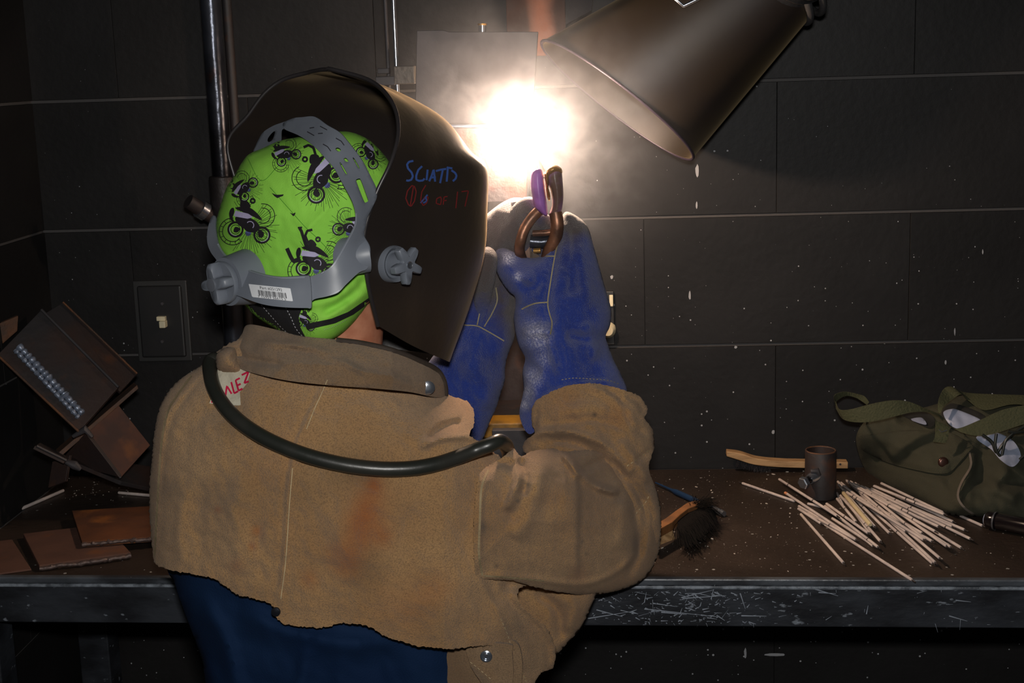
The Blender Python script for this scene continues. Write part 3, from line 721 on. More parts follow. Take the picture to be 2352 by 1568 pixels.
# trousers and boots (below the frame)
tr = []
Z = J['pelvis'][2]
for s, nm in ((1, 'R'), (-1, 'L')):
    P = [J['hip' + nm] + [0, 0, .05], J['hip' + nm] - [0, 0, .12], J['knee' + nm], (J['knee' + nm] + J['ank' + nm]) / 2, J['ank' + nm] + [0, 0, .02]]
    tr.append((P, nm))
mb = MB()
for P, nm in tr: mb.tube(cr(P, 6), np.interp(np.linspace(0, 1, 25), [0, .3, .6, 1], [.09, .088, .076, .066]), 20)
mb.tube([J['pelvis'] + [0, 0, .1], J['pelvis'] + [0, 0, .02], J['pelvis'] - [0, 0, .08]], [.06, .11, .11], 24)
mb.build('trousers', M['denim'], person)
for s, nm in ((1, 'R'), (-1, 'L')):
    a_ = J['ank' + nm]; x0 = a_[0]
    MB().tube(cr([a_ + [0, 0, .06], a_ + [0, .0, -.02], a_ + [.0, .05, -.045], a_ + [.03 * s, .13, -.05], a_ + [.035 * s, .17, -.055]], 5), np.interp(np.linspace(0, 1, 21), [0, .4, .8, 1], [.05, .052, .042, .02]), 16).build('boot', M['boot'], person)

# navy shirt
solid('shirt', [(398, 1280), (404, 1345), (422, 1400), (447, 1468), (468, 1540), (476, 1620), (486, 1760), (620, 1850), (860, 1850), (1000, 1780), (1040, 1640), (1050, 1500), (1060, 1300), (900, 1150), (600, 1150)], -.655, .098, .085, M['shirt'], person,
      shape=[(398, 900), (396, 1300), (424, 1410), (468, 1540), (470, 1760), (478, 2000), (1080, 2000), (1090, 1500), (1080, 900)], step=11,
      strokes=[([(560, 1400), (640, 1440), (760, 1470), (900, 1480)], 30, .010, 1, .4), ([(470, 1380), (520, 1460), (545, 1560), (555, 1700)], 24, .010, 1, .4), ([(700, 1480), (690, 1560), (640, 1660)], 26, .008, -1, .4),
               ([(840, 1470), (900, 1530), (930, 1640)], 22, -.008), ([(450, 1500), (500, 1560), (520, 1640)], 14, .007, 1, .3)], rough=.0015, rs=140)

# ---- leather jacket: torso, sleeves, collar, flaps
torso_out = [(470, 836), (492, 812), (540, 782), (600, 770), (700, 800), (800, 830), (900, 850), (985, 886), (1039, 910), (1072, 921), (1088, 942), (1089, 972), (1079, 1000), (1106, 1016), (1150, 1050),
             (1240, 1120), (1310, 1210), (1310, 1300), (1250, 1335), (1196, 1350), (1192, 1378), (1215, 1408), (1250, 1434), (1270, 1468), (1277, 1503), (1268, 1534), (1241, 1547), (1224, 1580), (1200, 1640), (1120, 1640), (1150, 1570), (1174, 1527), (1178, 1508), (1165, 1490), (1141, 1481),
             (1086, 1484), (1039, 1490), (970, 1484), (940, 1478), (887, 1462), (861, 1446), (835, 1434), (779, 1431), (758, 1439), (722, 1441), (681, 1438), (652, 1431), (632, 1414), (624, 1388), (578, 1373), (547, 1366), (526, 1353),
             (492, 1330), (438, 1317), (397, 1311), (371, 1301), (353, 1288), (346, 1220), (343, 1150), (347, 1070), (354, 1000), (366, 938), (388, 896), (420, 866), (452, 846)]
torso_shape = [(470, 836), (540, 770), (700, 750), (900, 800), (1039, 890), (1120, 960), (1200, 1060), (1290, 1180), (1340, 1330), (1330, 1500), (1260, 1640), (1240, 1900), (360, 1900), (349, 1500), (343, 1150), (347, 1070), (366, 938), (420, 866)]
def torso_y(x, y): return -.66 + np.clip((x - 1020) / 340, 0, 1) ** 1.2 * .10 + np.clip((1010 - y) / 170, 0, 1) ** 1.4 * (.02 + .09 * np.clip((x - 830) / 180, 0, 1))
def st(*spots):
    def f(x, y):
        o = 0 * x
        for (a, b, w, A) in spots: o = o + A * np.exp(-((x - a) ** 2 + (y - b) ** 2) / w ** 2)
        return o
    return f
jacket = solid('leather_jacket', torso_out, torso_y, .125, .095, M['leather'], person, shape=torso_shape, step=5, jag=1.1, rough=.0016, rs=110,
    strokes=[([(748, 872), (722, 930), (690, 1000), (668, 1090), (660, 1180), (655, 1280), (640, 1380)], 6, .0028), ([(738, 872), (712, 930), (680, 1000), (656, 1090), (648, 1180), (643, 1280), (630, 1370)], 4, -.0022),
             ([(470, 850), (420, 905), (382, 960), (367, 1040), (360, 1140), (356, 1270)], 5, .003), ([(500, 830), (430, 905), (392, 970), (376, 1050), (370, 1150)], 5, -.002),
             ([(1112, 1075), (1098, 1160), (1094, 1260), (1100, 1320), (1140, 1400), (1180, 1490), (1215, 1560)], 9, .004, 1, .3),
             ([(745, 880), (850, 888), (940, 900), (1030, 915)], 6, .003, 1, .2),
             ([(985, 1010), (1010, 985), (1035, 975), (1060, 968)], 9, -.010), ([(960, 1030), (1010, 1010), (1070, 1005), (1100, 1020)], 14, .008, -1, .3),
             ([(1048, 915), (1068, 940), (1062, 965), (1046, 985)], 5, -.005),
             ([(1178, 1345), (1190, 1385), (1230, 1420), (1260, 1460), (1272, 1500), (1268, 1535)], 12, .009, -1, .2), ([(1150, 1340), (1230, 1352), (1330, 1360)], 14, -.010),
             ([(1200, 1350), (1290, 1380), (1350, 1385)], 10, .006, 1, .4), ([(1140, 1380), (1185, 1450), (1210, 1540)], 20, .005),
             ([(560, 1080), (540, 1200), (560, 1320)], 26, .004), ([(470, 1100), (450, 1200), (470, 1290)], 22, -.003), ([(600, 1300), (560, 1230), (520, 1150)], 14, .0025), ([(850, 1120), (800, 1200), (780, 1300)], 40, .004),
             ([(960, 1150), (940, 1260), (980, 1380)], 30, -.004), ([(610, 1340), (590, 1270), (600, 1190)], 8, -.0025), ([(420, 1300), (410, 1220), (430, 1120)], 9, .002),
             ([(520, 920), (460, 960), (410, 1010)], 16, -.002), ([(480, 985), (560, 1012), (640, 1010)], 6, -.0018)],
    attrs={'stain': st((840, 1190, 42, .9), (815, 1240, 34, .8), (850, 1130, 36, .7), (800, 1290, 34, .8), (770, 1260, 24, .5), (880, 1230, 26, .7), (710, 1330, 20, .5), (590, 1220, 12, .8), (580, 1255, 9, 1), (500, 1170, 8, .8), (545, 1300, 16, .6), (1010, 1350, 40, .4), (930, 1400, 60, .3), (640, 1040, 60, .22), (860, 1110, 18, .8)),
           'soot': st((530, 960, 60, .6), (800, 1080, 50, .6), (520, 1130, 70, .35), (850, 1080, 40, .4), (840, 1310, 50, .4), (395, 1120, 30, .5), (1000, 1460, 60, .2), (700, 1110, 60, .3), (600, 1370, 40, .3), (1180, 1450, 30, .5))})
BJ = bvh(jacket)

side = solid('side_panel', [(1150, 1300), (1390, 1300), (1380, 1340), (1364, 1379), (1336, 1439), (1304, 1476), (1278, 1502), (1240, 1520), (1190, 1440)], -.585, .035, .02, M['leather'], person, step=6,
    strokes=[([(1230, 1360), (1280, 1400), (1290, 1470)], 12, -.010), ([(1300, 1370), (1320, 1400), (1300, 1450)], 12, .006)])
cape_y = RBF([(1100, 1120, -.765), (1100, 1320, -.762), (1150, 1050, -.72), (1180, 1030, -.70), (1270, 1030, -.665), (1280, 1120, -.695), (1300, 1330, -.67), (1400, 1080, -.58), (1510, 1180, -.555), (1500, 1300, -.57), (1400, 1350, -.62), (1200, 1200, -.715)])
sl_out = [(1096, 1112), (1104, 1086), (1120, 1070), (1160, 1046), (1178, 1028), (1197, 1047), (1225, 1035), (1271, 1029), (1297, 1036), (1364, 1034), (1411, 1058), (1448, 1086), (1480, 1094), (1503, 1118), (1515, 1165), (1518, 1235), (1509, 1281), (1482, 1326),
          (1434, 1352), (1364, 1366), (1295, 1361), (1225, 1347), (1178, 1333), (1100, 1326), (1090, 1290), (1088, 1200)]
up_sleeve = solid('upper_sleeve', sl_out, lambda x, y: cape_y(x, y) + .055, .072, .03, M['leather'], person, step=4.6, jag=.7, rough=.0013, rs=90, pw=.42,
    shape=[(1040, 1112), (1060, 1060), (1120, 1040), (1178, 1020), (1230, 1026), (1297, 1026), (1364, 1028), (1411, 1052), (1448, 1080), (1503, 1118), (1515, 1165), (1518, 1235), (1509, 1281), (1482, 1326), (1434, 1352), (1364, 1366), (1250, 1368), (1120, 1364), (1040, 1340), (1020, 1220)],
    strokes=[([(1110, 1080), (1150, 1062), (1182, 1072)], 7, -.010), ([(1188, 1074), (1190, 1100), (1178, 1130), (1160, 1170)], 16, .012, -1, .35), ([(1128, 1082), (1108, 1130), (1102, 1220), (1100, 1310)], 6, .004, 1, .4),
             ([(1300, 1040), (1322, 1090), (1326, 1160), (1324, 1250), (1326, 1330)], 26, .006, 1, .06), ([(1280, 1034), (1296, 1050), (1330, 1090), (1370, 1120), (1420, 1135)], 10, .012, -1, .2), ([(1330, 1080), (1400, 1060), (1450, 1130), (1462, 1200), (1468, 1280)], 9, -.010),
             ([(1370, 1120), (1405, 1130), (1424, 1128)], 10, .010, -1, .3), ([(1427, 1140), (1432, 1200), (1420, 1260)], 14, .004),
             ([(1100, 1322), (1180, 1326), (1280, 1338), (1350, 1340), (1420, 1310), (1468, 1262)], 7, .005, -1, .25), ([(1455, 1100), (1480, 1180), (1470, 1260), (1440, 1330)], 10, -.007),
             ([(1240, 1040), (1236, 1110), (1214, 1180), (1180, 1240)], 22, .010), ([(1196, 1050), (1206, 1100), (1200, 1140)], 9, -.009), ([(1292, 1040), (1318, 1066), (1328, 1100)], 8, .008), ([(1160, 1200), (1230, 1160), (1300, 1150)], 24, -.004)],
    attrs={'stain': st((1260, 1130, 30, .2), (1330, 1315, 20, .3)), 'soot': st((1110, 1210, 14, .7), (1420, 1150, 14, .8), (1212, 1112, 5, 1), (1190, 1150, 4, 1), (1338, 1243, 4, 1), (1346, 1272, 4, 1), (1140, 1300, 5, 1), (1290, 1010, 40, .4), (1470, 1250, 30, .4), (1180, 1330, 30, .4))})

fa_y = lambda x, y: -.47 - np.clip((y - 900) / 220, 0, 1.2) * .040
fa_out = [(1225, 928), (1258, 904), (1308, 884), (1360, 880), (1400, 886), (1438, 897), (1471, 912), (1487, 940), (1480, 958), (1490, 972), (1500, 992), (1503, 1026), (1490, 1072), (1503, 1112), (1518, 1170), (1510, 1250), (1460, 1230), (1400, 1170), (1330, 1110), (1270, 1060), (1225, 1046), (1202, 1036), (1205, 1014), (1228, 994), (1221, 972)]
fore = solid('forearm_sleeve', fa_out, fa_y, .062, .045, M['leather'], person, step=4.8, jag=.6, rough=.0015, rs=70,
    shape=[(1215, 880), (1260, 850), (1360, 840), (1450, 860), (1490, 930), (1503, 1026), (1506, 1112), (1518, 1190), (1510, 1270), (1440, 1260), (1340, 1140), (1250, 1070), (1196, 1040), (1215, 980)],
    strokes=[([(1208, 1018), (1240, 996), (1300, 992), (1360, 1010), (1400, 1032), (1450, 1090)], 12, .010, -1, .15), ([(1235, 1022), (1290, 1012), (1350, 1030), (1420, 1080), (1470, 1140), (1500, 1200)], 9, -.010),
             ([(1350, 886), (1400, 905), (1440, 940), (1466, 990)], 10, .007, 1, .15), ([(1440, 910), (1470, 925), (1478, 950)], 6, -.007), ([(1455, 1068), (1475, 1050), (1498, 1030)], 6, -.006), ([(1460, 1060), (1440, 1100), (1470, 1150)], 8, .006),
             ([(1235, 940), (1228, 970), (1232, 990)], 5, -.006), ([(1270, 960), (1330, 940), (1400, 950)], 20, .004), ([(1240, 985), (1300, 968), (1370, 962), (1440, 985)], 12, -.006), ([(1390, 890), (1430, 925), (1452, 975), (1490, 1000)], 7, -.007), ([(1420, 1010), (1460, 1060), (1490, 1110)], 12, .008)],
    attrs={'stain': st((1300, 925, 30, .25), (1420, 950, 30, .25)), 'soot': st((1366, 952, 5, 1), (1480, 1130, 30, .5), (1280, 1010, 30, .4))})

# far sleeve (behind the torso)
MB().tube(cr([J['shL'] + [0, .0, 0], (J['shL'] + J['elL']) / 2 + [0, .01, .0], J['elL'], (J['elL'] + J['wrL']) / 2, J['wrL'] + [0, 0, -.01]], 8), np.interp(np.linspace(0, 1, 33), [0, .5, 1], [.075, .06, .05]), 20).build('far_sleeve', M['leather'], person)

# collar standing round the neck
col_out = [(545, 812), (541, 792), (556, 766), (572, 745), (640, 758), (700, 772), (760, 778), (830, 784), (900, 800), (960, 824), (1003, 845), (1018, 864), (1024, 905), (1000, 912), (940, 900), (860, 892), (750, 884), (650, 872), (560, 850), (540, 832)]
def col_y(x, y): return -.625 - np.clip((y - 760) / 120, 0, 1) * .05 + np.clip((x - 900) / 130, 0, 1) * .05
collar = solid('collar', col_out, col_y, .085, .02, M['leather2'], person, step=4.2, rough=.001, rs=60,
    shape=[(530, 830), (541, 780), (600, 720), (760, 700), (900, 740), (1000, 810), (1030, 900), (1000, 960), (800, 980), (600, 950), (535, 880)],
    strokes=[([(548, 800), (560, 822), (600, 830), (650, 838)], 7, -.006), ([(600, 786), (680, 796), (740, 812), (800, 838), (850, 868)], 9, .006, -1, .15), ([(660, 800), (720, 808), (790, 826)], 5, -.005), ([(545, 815), (530, 840), (520, 860)], 10, .008)])
BC = bvh(collar, jacket)
lob = solid('shoulder_fold', [(497, 850), (496, 818), (512, 800), (536, 795), (546, 806), (548, 826), (560, 842), (560, 862), (520, 858)], -.665, .055, .02, M['leather'], person, step=5, strokes=[([(532, 826), (540, 812), (542, 800)], 3, -.006)])
bp_ = resample(cr([(772, 780), (830, 787), (900, 803), (960, 826), (1001, 847), (1016, 866), (1022, 885), (1023, 905)], 6), 7)
MB().tube([hit(BC, x, y + 2, -.001, float(col_y(np.array([x]), np.array([y]))[0])) for x, y in bp_], .0036, 8).build('binding', M['trim'], collar)
cs = hit(BC, 983, 890, .001)
MB().lathe(cs, (.3, -1, .1), [(0, .0075), (.002, .0075), (.003, .005), (.0032, .002)], 16).build('snap', M['chrome'], person)

# stitched seams
BL = bvh(jacket, up_sleeve, fore, collar)
k_ = Ink(BL, .0012)
for s_ in ([(752, 872), (738, 905), (724, 935), (704, 985)], [(672, 1075), (668, 1120), (664, 1170)], [(664, 1170), (656, 1290), (645, 1375)]): k_.stroke(s_, 1.9, 4, True)
for s_ in ([(1175, 1480), (1182, 1500), (1200, 1545), (1215, 1580)], [(1150, 1420), (1165, 1455), (1172, 1478)], [(1440, 1070), (1470, 1050), (1490, 1034)], [(1460, 1180), (1485, 1150), (1492, 1130)]): k_.dash(s_, 1.5)
k_.build('stitching', M['thread'], jacket, kind='stuff')
k_ = Ink(BL, .0014)
for s_, w_ in (([(440, 862), (402, 915), (384, 950), (372, 1010), (366, 1080), (360, 1180), (355, 1275)], 4.5), ([(1122, 1078), (1106, 1120), (1102, 1200), (1100, 1270), (1108, 1322)], 5), ([(1112, 1322), (1180, 1327), (1250, 1334)], 4)):
    k_.stroke(s_, w_, 4, True)
k_.build('seam', mat('pale_seam', S(150, 132, 100), .95, bump=.5), jacket, kind='stuff')
MB().lathe(hit(BJ, 634, 1404, .0005), (0, -1, 0), [(0, .0052), (.002, .0050), (.003, .002)], 14).build('snap', M['pipe'], person)

# small front flaps with the chrome snap, below the hem
fl1 = solid('flap', [(1002, 1470), (998, 1500), (990, 1568), (984, 1640), (1120, 1640), (1190, 1600), (1190, 1480), (1100, 1470)], lambda x, y: -.718 + 0 * x, 0, .006, M['leather2'], person, flat=True, step=9)
fl2 = solid('flap', [(1078, 1480), (1078, 1520), (1090, 1545), (1108, 1572), (1130, 1620), (1160, 1620), (1178, 1560), (1176, 1500), (1170, 1480)], lambda x, y: -.728 - .006 * np.clip((x - 1078) / 60, 0, 1), 0, .005, M['leather2'], person, flat=True, step=7,
            strokes=[([(1138, 1486), (1136, 1530), (1132, 1580)], 3, -.003), ([(1082, 1520), (1110, 1545), (1140, 1572)], 6, .003, 1, .2)])
B2 = bvh(fl2); MB().lathe(hit(B2, 1117, 1506, .0), (0, -1, 0), [(0, .0068), (.0016, .0068), (.0022, .0056), (.0014, .0048), (.0022, .0040), (.0010, .0032), (.0016, .0022), (.0030, .0014)], 24).build('snap', M['chrome'], person)
k_ = Ink(B2, .001); k_.dash([(1080, 1520), (1105, 1540), (1135, 1566)], 1.2); k_.build('stitching', M['thread'], fl2, kind='stuff')

# name tape on the back
tp = Ink(BJ, .0022); tp.fill([(500, 846), (538, 846), (577, 848), (568, 880), (551, 900), (553, 931), (520, 930), (481, 926), (492, 895), (500, 870)], 7); tape = tp.build('name_tape', M['tape'], person)
k_ = Ink(BJ, .0032)
for s_ in ([(555, 861), (571, 853), (561, 880), (571, 875)], [(551, 868), (541, 873), (548, 897), (557, 892)], [(545, 885), (553, 881)], [(531, 877), (538, 903), (547, 898)], [(518, 908), (521, 886), (532, 904)], [(484, 906), (490, 912), (486, 924), (496, 918), (502, 908)], [(496, 896), (500, 920)]):
    k_.stroke(s_, 4.2, 3)
k_.build('lettering', M['inkpink'], tape, kind='stuff')

# ---- gloves
def glove_y(x, y): return -.398 - np.clip((y - 600) / 400, 0, 1) * .055
rg_out = [(1139, 576), (1160, 570), (1188, 582), (1206, 590), (1228, 592), (1250, 584), (1266, 562), (1280, 540), (1290, 500), (1300, 486), (1318, 492), (1340, 508), (1353, 528), (1362, 560), (1376, 610), (1392, 668), (1404, 712), (1401, 748), (1391, 773), (1400, 800), (1410, 828), (1426, 858), (1440, 897),
          (1405, 889), (1360, 884), (1318, 887), (1290, 896), (1262, 911), (1245, 930), (1234, 960), (1230, 988), (1214, 996), (1199, 974), (1193, 945), (1202, 898), (1200, 855), (1206, 822), (1192, 796), (1183, 760), (1180, 730), (1184, 700), (1182, 680), (1170, 672), (1155, 652), (1143, 632), (1136, 605)]
rg_sh = rg_out[:23] + [(1470, 990), (1380, 1040), (1260, 1040), (1180, 1010), (1190, 940)] + rg_out[34:]
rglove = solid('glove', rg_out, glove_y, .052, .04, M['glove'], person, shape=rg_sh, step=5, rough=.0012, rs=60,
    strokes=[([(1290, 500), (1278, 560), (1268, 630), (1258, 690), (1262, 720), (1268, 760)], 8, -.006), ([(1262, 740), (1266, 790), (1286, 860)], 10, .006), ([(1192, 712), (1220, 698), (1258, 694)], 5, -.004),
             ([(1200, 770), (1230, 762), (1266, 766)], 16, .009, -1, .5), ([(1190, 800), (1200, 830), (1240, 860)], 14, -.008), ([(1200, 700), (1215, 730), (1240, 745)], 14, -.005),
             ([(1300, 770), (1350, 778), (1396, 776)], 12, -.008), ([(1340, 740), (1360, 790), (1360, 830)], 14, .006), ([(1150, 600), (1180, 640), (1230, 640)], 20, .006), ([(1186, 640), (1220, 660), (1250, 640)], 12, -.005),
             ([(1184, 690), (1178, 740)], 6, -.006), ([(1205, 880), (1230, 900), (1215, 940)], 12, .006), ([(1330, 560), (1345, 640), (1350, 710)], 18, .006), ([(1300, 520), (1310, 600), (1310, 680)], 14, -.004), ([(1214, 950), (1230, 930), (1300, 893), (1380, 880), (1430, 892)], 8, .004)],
    attrs={'soil': st((1300, 490, 44, 1.5), (1335, 515, 34, 1), (1150, 590, 22, .6), (1290, 560, 30, .35), (1400, 800, 20, .2)), 'glint': st((1170, 592, 13, .9), (1190, 635, 9, .7), (1225, 762, 26, .42), (1240, 778, 22, .4), (1225, 865, 20, .5), (1210, 900, 16, .55), (1204, 930, 10, .8), (1250, 825, 16, .3))})  # second mask: painted sparkle highlights on thumb, palm folds and cuff edge
BG = bvh(rglove); k_ = Ink(BG, .001)
for s_ in ([(1291, 512), (1284, 545), (1274, 590), (1264, 650), (1258, 694), (1262, 720), (1268, 742), (1264, 768)], [(1198, 710), (1214, 702), (1232, 696), (1257, 694)], [(1252, 588), (1274, 588)]): k_.stroke(s_, 3.2, 4, True)
k_.dash([(1290, 872), (1318, 868), (1360, 870), (1400, 874), (1428, 884)], 1.6, 5, 3)
k_.build('stitching', M['thread_grey'], rglove, kind='stuff')

lg_y = lambda x, y: -.360 - np.clip((y - 760) / 260, 0, 1) * .03
lg_out = [(1095, 520), (1114, 496), (1132, 480), (1155, 464), (1180, 454), (1204, 456), (1217, 466), (1224, 484), (1224, 510), (1204, 560), (1190, 600), (1182, 640), (1186, 690), (1184, 740), (1180, 780), (1165, 820), (1160, 850), (1160, 872), (1152, 898), (1140, 935), (1124, 972), (1112, 1002), (1100, 1018), (1070, 1010), (1010, 960), (960, 900), (980, 840), (1020, 780), (1050, 700), (1070, 620)]
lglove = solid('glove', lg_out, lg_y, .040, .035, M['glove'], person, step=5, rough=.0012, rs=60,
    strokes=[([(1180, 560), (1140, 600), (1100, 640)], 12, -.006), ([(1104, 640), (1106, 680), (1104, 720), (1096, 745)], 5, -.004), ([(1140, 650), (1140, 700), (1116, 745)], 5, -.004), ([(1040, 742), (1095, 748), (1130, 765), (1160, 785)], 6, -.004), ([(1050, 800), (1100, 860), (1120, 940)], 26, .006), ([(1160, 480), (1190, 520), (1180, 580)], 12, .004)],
    attrs={'soil': lambda x, y: np.clip((760 - y + (x - 1090) * .9) / 90, 0, 1.4) * np.clip((x - 1060) / 30, 0, 1), 'glint': st((1180, 456, 10, .3))})
BLG = bvh(lglove); k_ = Ink(BLG, .001)
for s_ in ([(1040, 741), (1066, 746), (1094, 748), (1112, 756), (1140, 772), (1158, 783)], [(1102, 640), (1108, 672), (1104, 706), (1096, 746)], [(1139, 660), (1142, 690), (1130, 720), (1112, 750)]): k_.stroke(s_, 2.8, 4, True)
k_.build('stitching', M['thread_grey'], lglove, kind='stuff')
k_ = Ink(BLG, .002); k_.stroke([(1115, 500), (1132, 484), (1155, 468), (1180, 459), (1200, 460), (1214, 470)], 9, 4, True); k_.build('seam', M['fuzz'], lglove, kind='stuff')
# fingers: curled tips showing past the holder, and the thumb of the far glove
def finger(pts, r, par, m_='glove', attr=None, n=14):
    o = MB().tube(cr(pts, 6), np.interp(np.linspace(0, 1, 6 * (len(pts) - 1) + 1), np.linspace(0, 1, len(r)), r), n).build('finger', M['glove'], par)
    W_ = np.array([v.co[:] for v in o.data.vertices]); qx, qy = PX(W_); v_ = np.clip((attr - qy) / 60, 0, 1.2) if attr else 1.2 + 0 * qy
    a = o.data.attributes.new('soil', 'FLOAT', 'POINT'); a.data.foreach_set('value', v_.astype(np.float32)); return o
soil_m = mat('soiled_glove_finger', S(104, 96, 92), .9, bump=1.0, bscale=330, sheen=.4); M['soilf'] = soil_m
finger([U(1104, 740, -.375), U(1108, 690, -.395), U(1114, 640, -.412), U(1120, 602, -.415), U(1121, 584, -.41), U(1120, 570, -.40)], [.004, .011, .0132, .0130, .011, .003], lglove, 'soilf', 740)
finger([U(1170, 520, -.37), U(1205, 478, -.385), U(1222, 474, -.39), U(1233, 486, -.385)], [.014, .013, .011, .005], lglove, 'soilf')
finger([U(1190, 560, -.36), U(1222, 520, -.385), U(1246, 508, -.395), U(1262, 512, -.395)], [.014, .0135, .012, .006], lglove, 'soilf')
finger([U(1330, 600, -.40), U(1300, 545, -.395), U(1262, 520, -.39), U(1240, 522, -.39)], [.018, .016, .013, .006], rglove, 'soilf')
finger([U(1330, 640, -.40), U(1290, 590, -.39), U(1250, 570, -.385), U(1222, 566, -.385)], [.018, .016, .013, .006], rglove, 'soilf')

# ---- cap
cap_out = [(496, 530), (499, 498), (507, 470), (519, 434), (539, 402), (567, 358), (604, 340), (640, 324), (677, 316), (714, 309), (778, 302), (812, 305), (847, 321), (875, 347), (893, 370), (912, 400), (925, 460), (918, 540), (900, 620), (875, 668), (846, 700), (815, 738), (782, 768), (745, 787), (708, 786),
           (665, 774), (628, 752), (590, 728), (562, 700), (548, 684), (520, 640), (501, 580)]
cap = solid('cap', cap_out, lambda x, y: -.600 - np.clip((y - 590) / 190, 0, 1) ** 1.3 * .068, .112, .085, M['cap'], person, step=5, rough=.0008, rs=90,
    strokes=[([(505, 420), (560, 375), (640, 335), (720, 318)], 6, -.002), ([(498, 560), (515, 575), (530, 600)], 5, .003, 1, .3), ([(500, 545), (530, 515), (560, 505)], 8, .002), ([(840, 640), (790, 690), (740, 720)], 8, -.004), ([(848, 668), (800, 700), (740, 735)], 6, .003), ([(690, 700), (760, 690), (830, 650)], 8, .003)])
BCap = bvh(cap)
hb = Ink(BCap, .0032); hb.fill([(545, 640), (700, 690), (686, 728), (690, 752), (702, 775), (722, 787), (700, 789), (660, 781), (612, 767), (570, 753), (557, 722)], 7); band = hb.build('sweatband', M['cloth_black'], cap)
for pts in ([(548, 668), (560, 735), (566, 752), (612, 768), (660, 782), (706, 789)],): pass
hb = Ink(BCap, .0036); hb.fill([(700, 744), (760, 732), (800, 716), (850, 682), (850, 694), (812, 722), (770, 742), (705, 757)], 7); hb.build('elastic_strip', M['cloth_black'], cap)
k_ = Ink(BCap, .0046)
for s_ in ([(551, 693), (575, 716), (602, 742), (625, 763)], [(549, 710), (575, 735), (600, 754), (632, 768)], [(600, 700), (622, 725), (646, 752), (676, 778)], [(656, 706), (668, 728), (680, 755), (700, 778)]): k_.dash(s_, 1.5, 5, 3)
k_.dash([(745, 757), (770, 748), (800, 732)], 1.8, 2, 2); k_.build('stitching', M['white_thread'], cap, kind='stuff')
k_ = Ink(BCap, .0008); k_.stroke([(620, 430), (660, 475), (700, 520), (730, 548), (760, 580)], 1.2, 5, True); k_.stroke([(567, 360), (600, 415), (640, 380), (690, 345)], 1.0, 5, True); k_.build('seam', mat('green_seam', S(60, 130, 24), .9), cap, kind='stuff')
def bike(ox, oy, ang, sc, flip=1, clip=None):
    sc *= 1.18; blk, lil, blu = Ink(BCap, .0013), Ink(BCap, .0019), Ink(BCap, .0010)
    """rider-and-motorcycle print; local units: bike about 100 wide, wheels below"""
    ca, sa = math.cos(ang), math.sin(ang)
    def Mx(P): P = np.asarray(P, float) * [flip, 1] * sc; return np.c_[P[:, 0] * ca - P[:, 1] * sa + ox, P[:, 0] * sa + P[:, 1] * ca + oy]
    def F_(p, ink=blk, sm=True): ink.fill(Mx(p), 6, sm)
    def S_(p, w, ink=blk): ink.stroke(Mx(p), w * sc, 4)
    for k in range(52):
        t = -1.2 + k * .104 + .02 * math.sin(k * 3); r1 = 62 + 9 * math.sin(k * 2.3)
        if 2.2 < (t % 6.283) < 3.9: continue
        S_([(8 + 16 * math.cos(t), 12 + 16 * math.sin(t)), (8 + r1 * math.cos(t), 12 + r1 * math.sin(t))], .9)
    for c, r, w in (((-24, 24), 17, 5), ((-24, 24), 11, 1.6), ((40, 26), 18, 5), ((40, 26), 12, 1.4)): blk.ring(c, r, w * sc, Mx)
    for c, r in (((-30, 30), 24), ((-30, 30), 32), ((34, -20), 18), ((34, -20), 28)): blk.ring(c, r, 1.8 * sc, Mx, a0=(.6 if c[0] < 0 else -1.9), a1=(4.6 if c[0] < 0 else 1.9))
    for k in range(9):
        t = .7 + k * .45; S_([(-30 + 25 * math.cos(t), 30 + 25 * math.sin(t)), (-30 + 31 * math.cos(t), 30 + 31 * math.sin(t))], 1.2)
    F_([(-30, -4), (-8, -10), (16, -6), (32, 8), (24, 22), (4, 24), (-8, 16), (-20, 12)]); F_([(-26, 18), (-14, 20), (-18, 30), (-28, 30)]); F_([(30, 14), (44, 20), (42, 32), (32, 30)])
    F_([(-44, -22), (-38, -26), (-34, -16), (-36, -2), (-30, 6), (-40, 4), (-46, -10)]); F_([(-34, -26), (-10, -34), (8, -30), (26, -18), (34, -8), (10, -14), (-16, -20)])
    F_([(-24, -38), (-14, -48), (-4, -44), (2, -34), (-12, -30), (-22, -30)]); blk.ring((4, -50), 5, 4.5 * sc, Mx); S_([(-20, -40), (-28, -56), (-24, -68), (-12, -72)], 6)
    F_([(-32, -20), (0, -18), (12, -12), (0, -6), (-34, -6)], lil, False)
    for k in range(9): S_([(-29 + k * 4.6, -19), (-31 + k * 4.6, -7)], .9)
    lil.ring((8, 8), 9, 1.8 * sc, Mx, a0=-2.6, a1=.6); lil.ring((-24, 24), 14.5, 1.2 * sc, Mx, a0=1.2, a1=3.4); lil.ring((40, 26), 15.5, 1.2 * sc, Mx, a0=-.6, a1=1.6)
    F_([(0, 24), (14, 24), (12, 32), (4, 34)], blu)
    blk.build('rider_print', M['black'], cap, kind='stuff'); lil.build('print_highlight', M['lilac'], cap, kind='stuff'); blu.build('print_shade', M['bluep'], cap)
bike(568, 508, .18, .82); bike(738, 400, -.75, .86, -1); bike(722, 596, .10, .80); bike(652, 352, -.50, .50); bike(850, 348, .75, .52); bike(812, 520, .4, .62, -1); bike(556, 432, -1.05, .50); bike(700, 735, .3, .38)
blk = Ink(BCap, .0013); blk.fill([(624, 443), (634, 447), (642, 447), (652, 446), (650, 450), (643, 452), (637, 455), (630, 450)], 4); blk.fill([(666, 488), (673, 491), (679, 487), (678, 492), (674, 497)], 4)
S1 = lambda p, w: blk.stroke(p, w, 4)
S1([(688, 524), (692, 530), (699, 552), (704, 568)], 7); S1([(684, 523), (694, 522)], 4); S1([(659, 570), (668, 590), (674, 600), (690, 596)], 9)
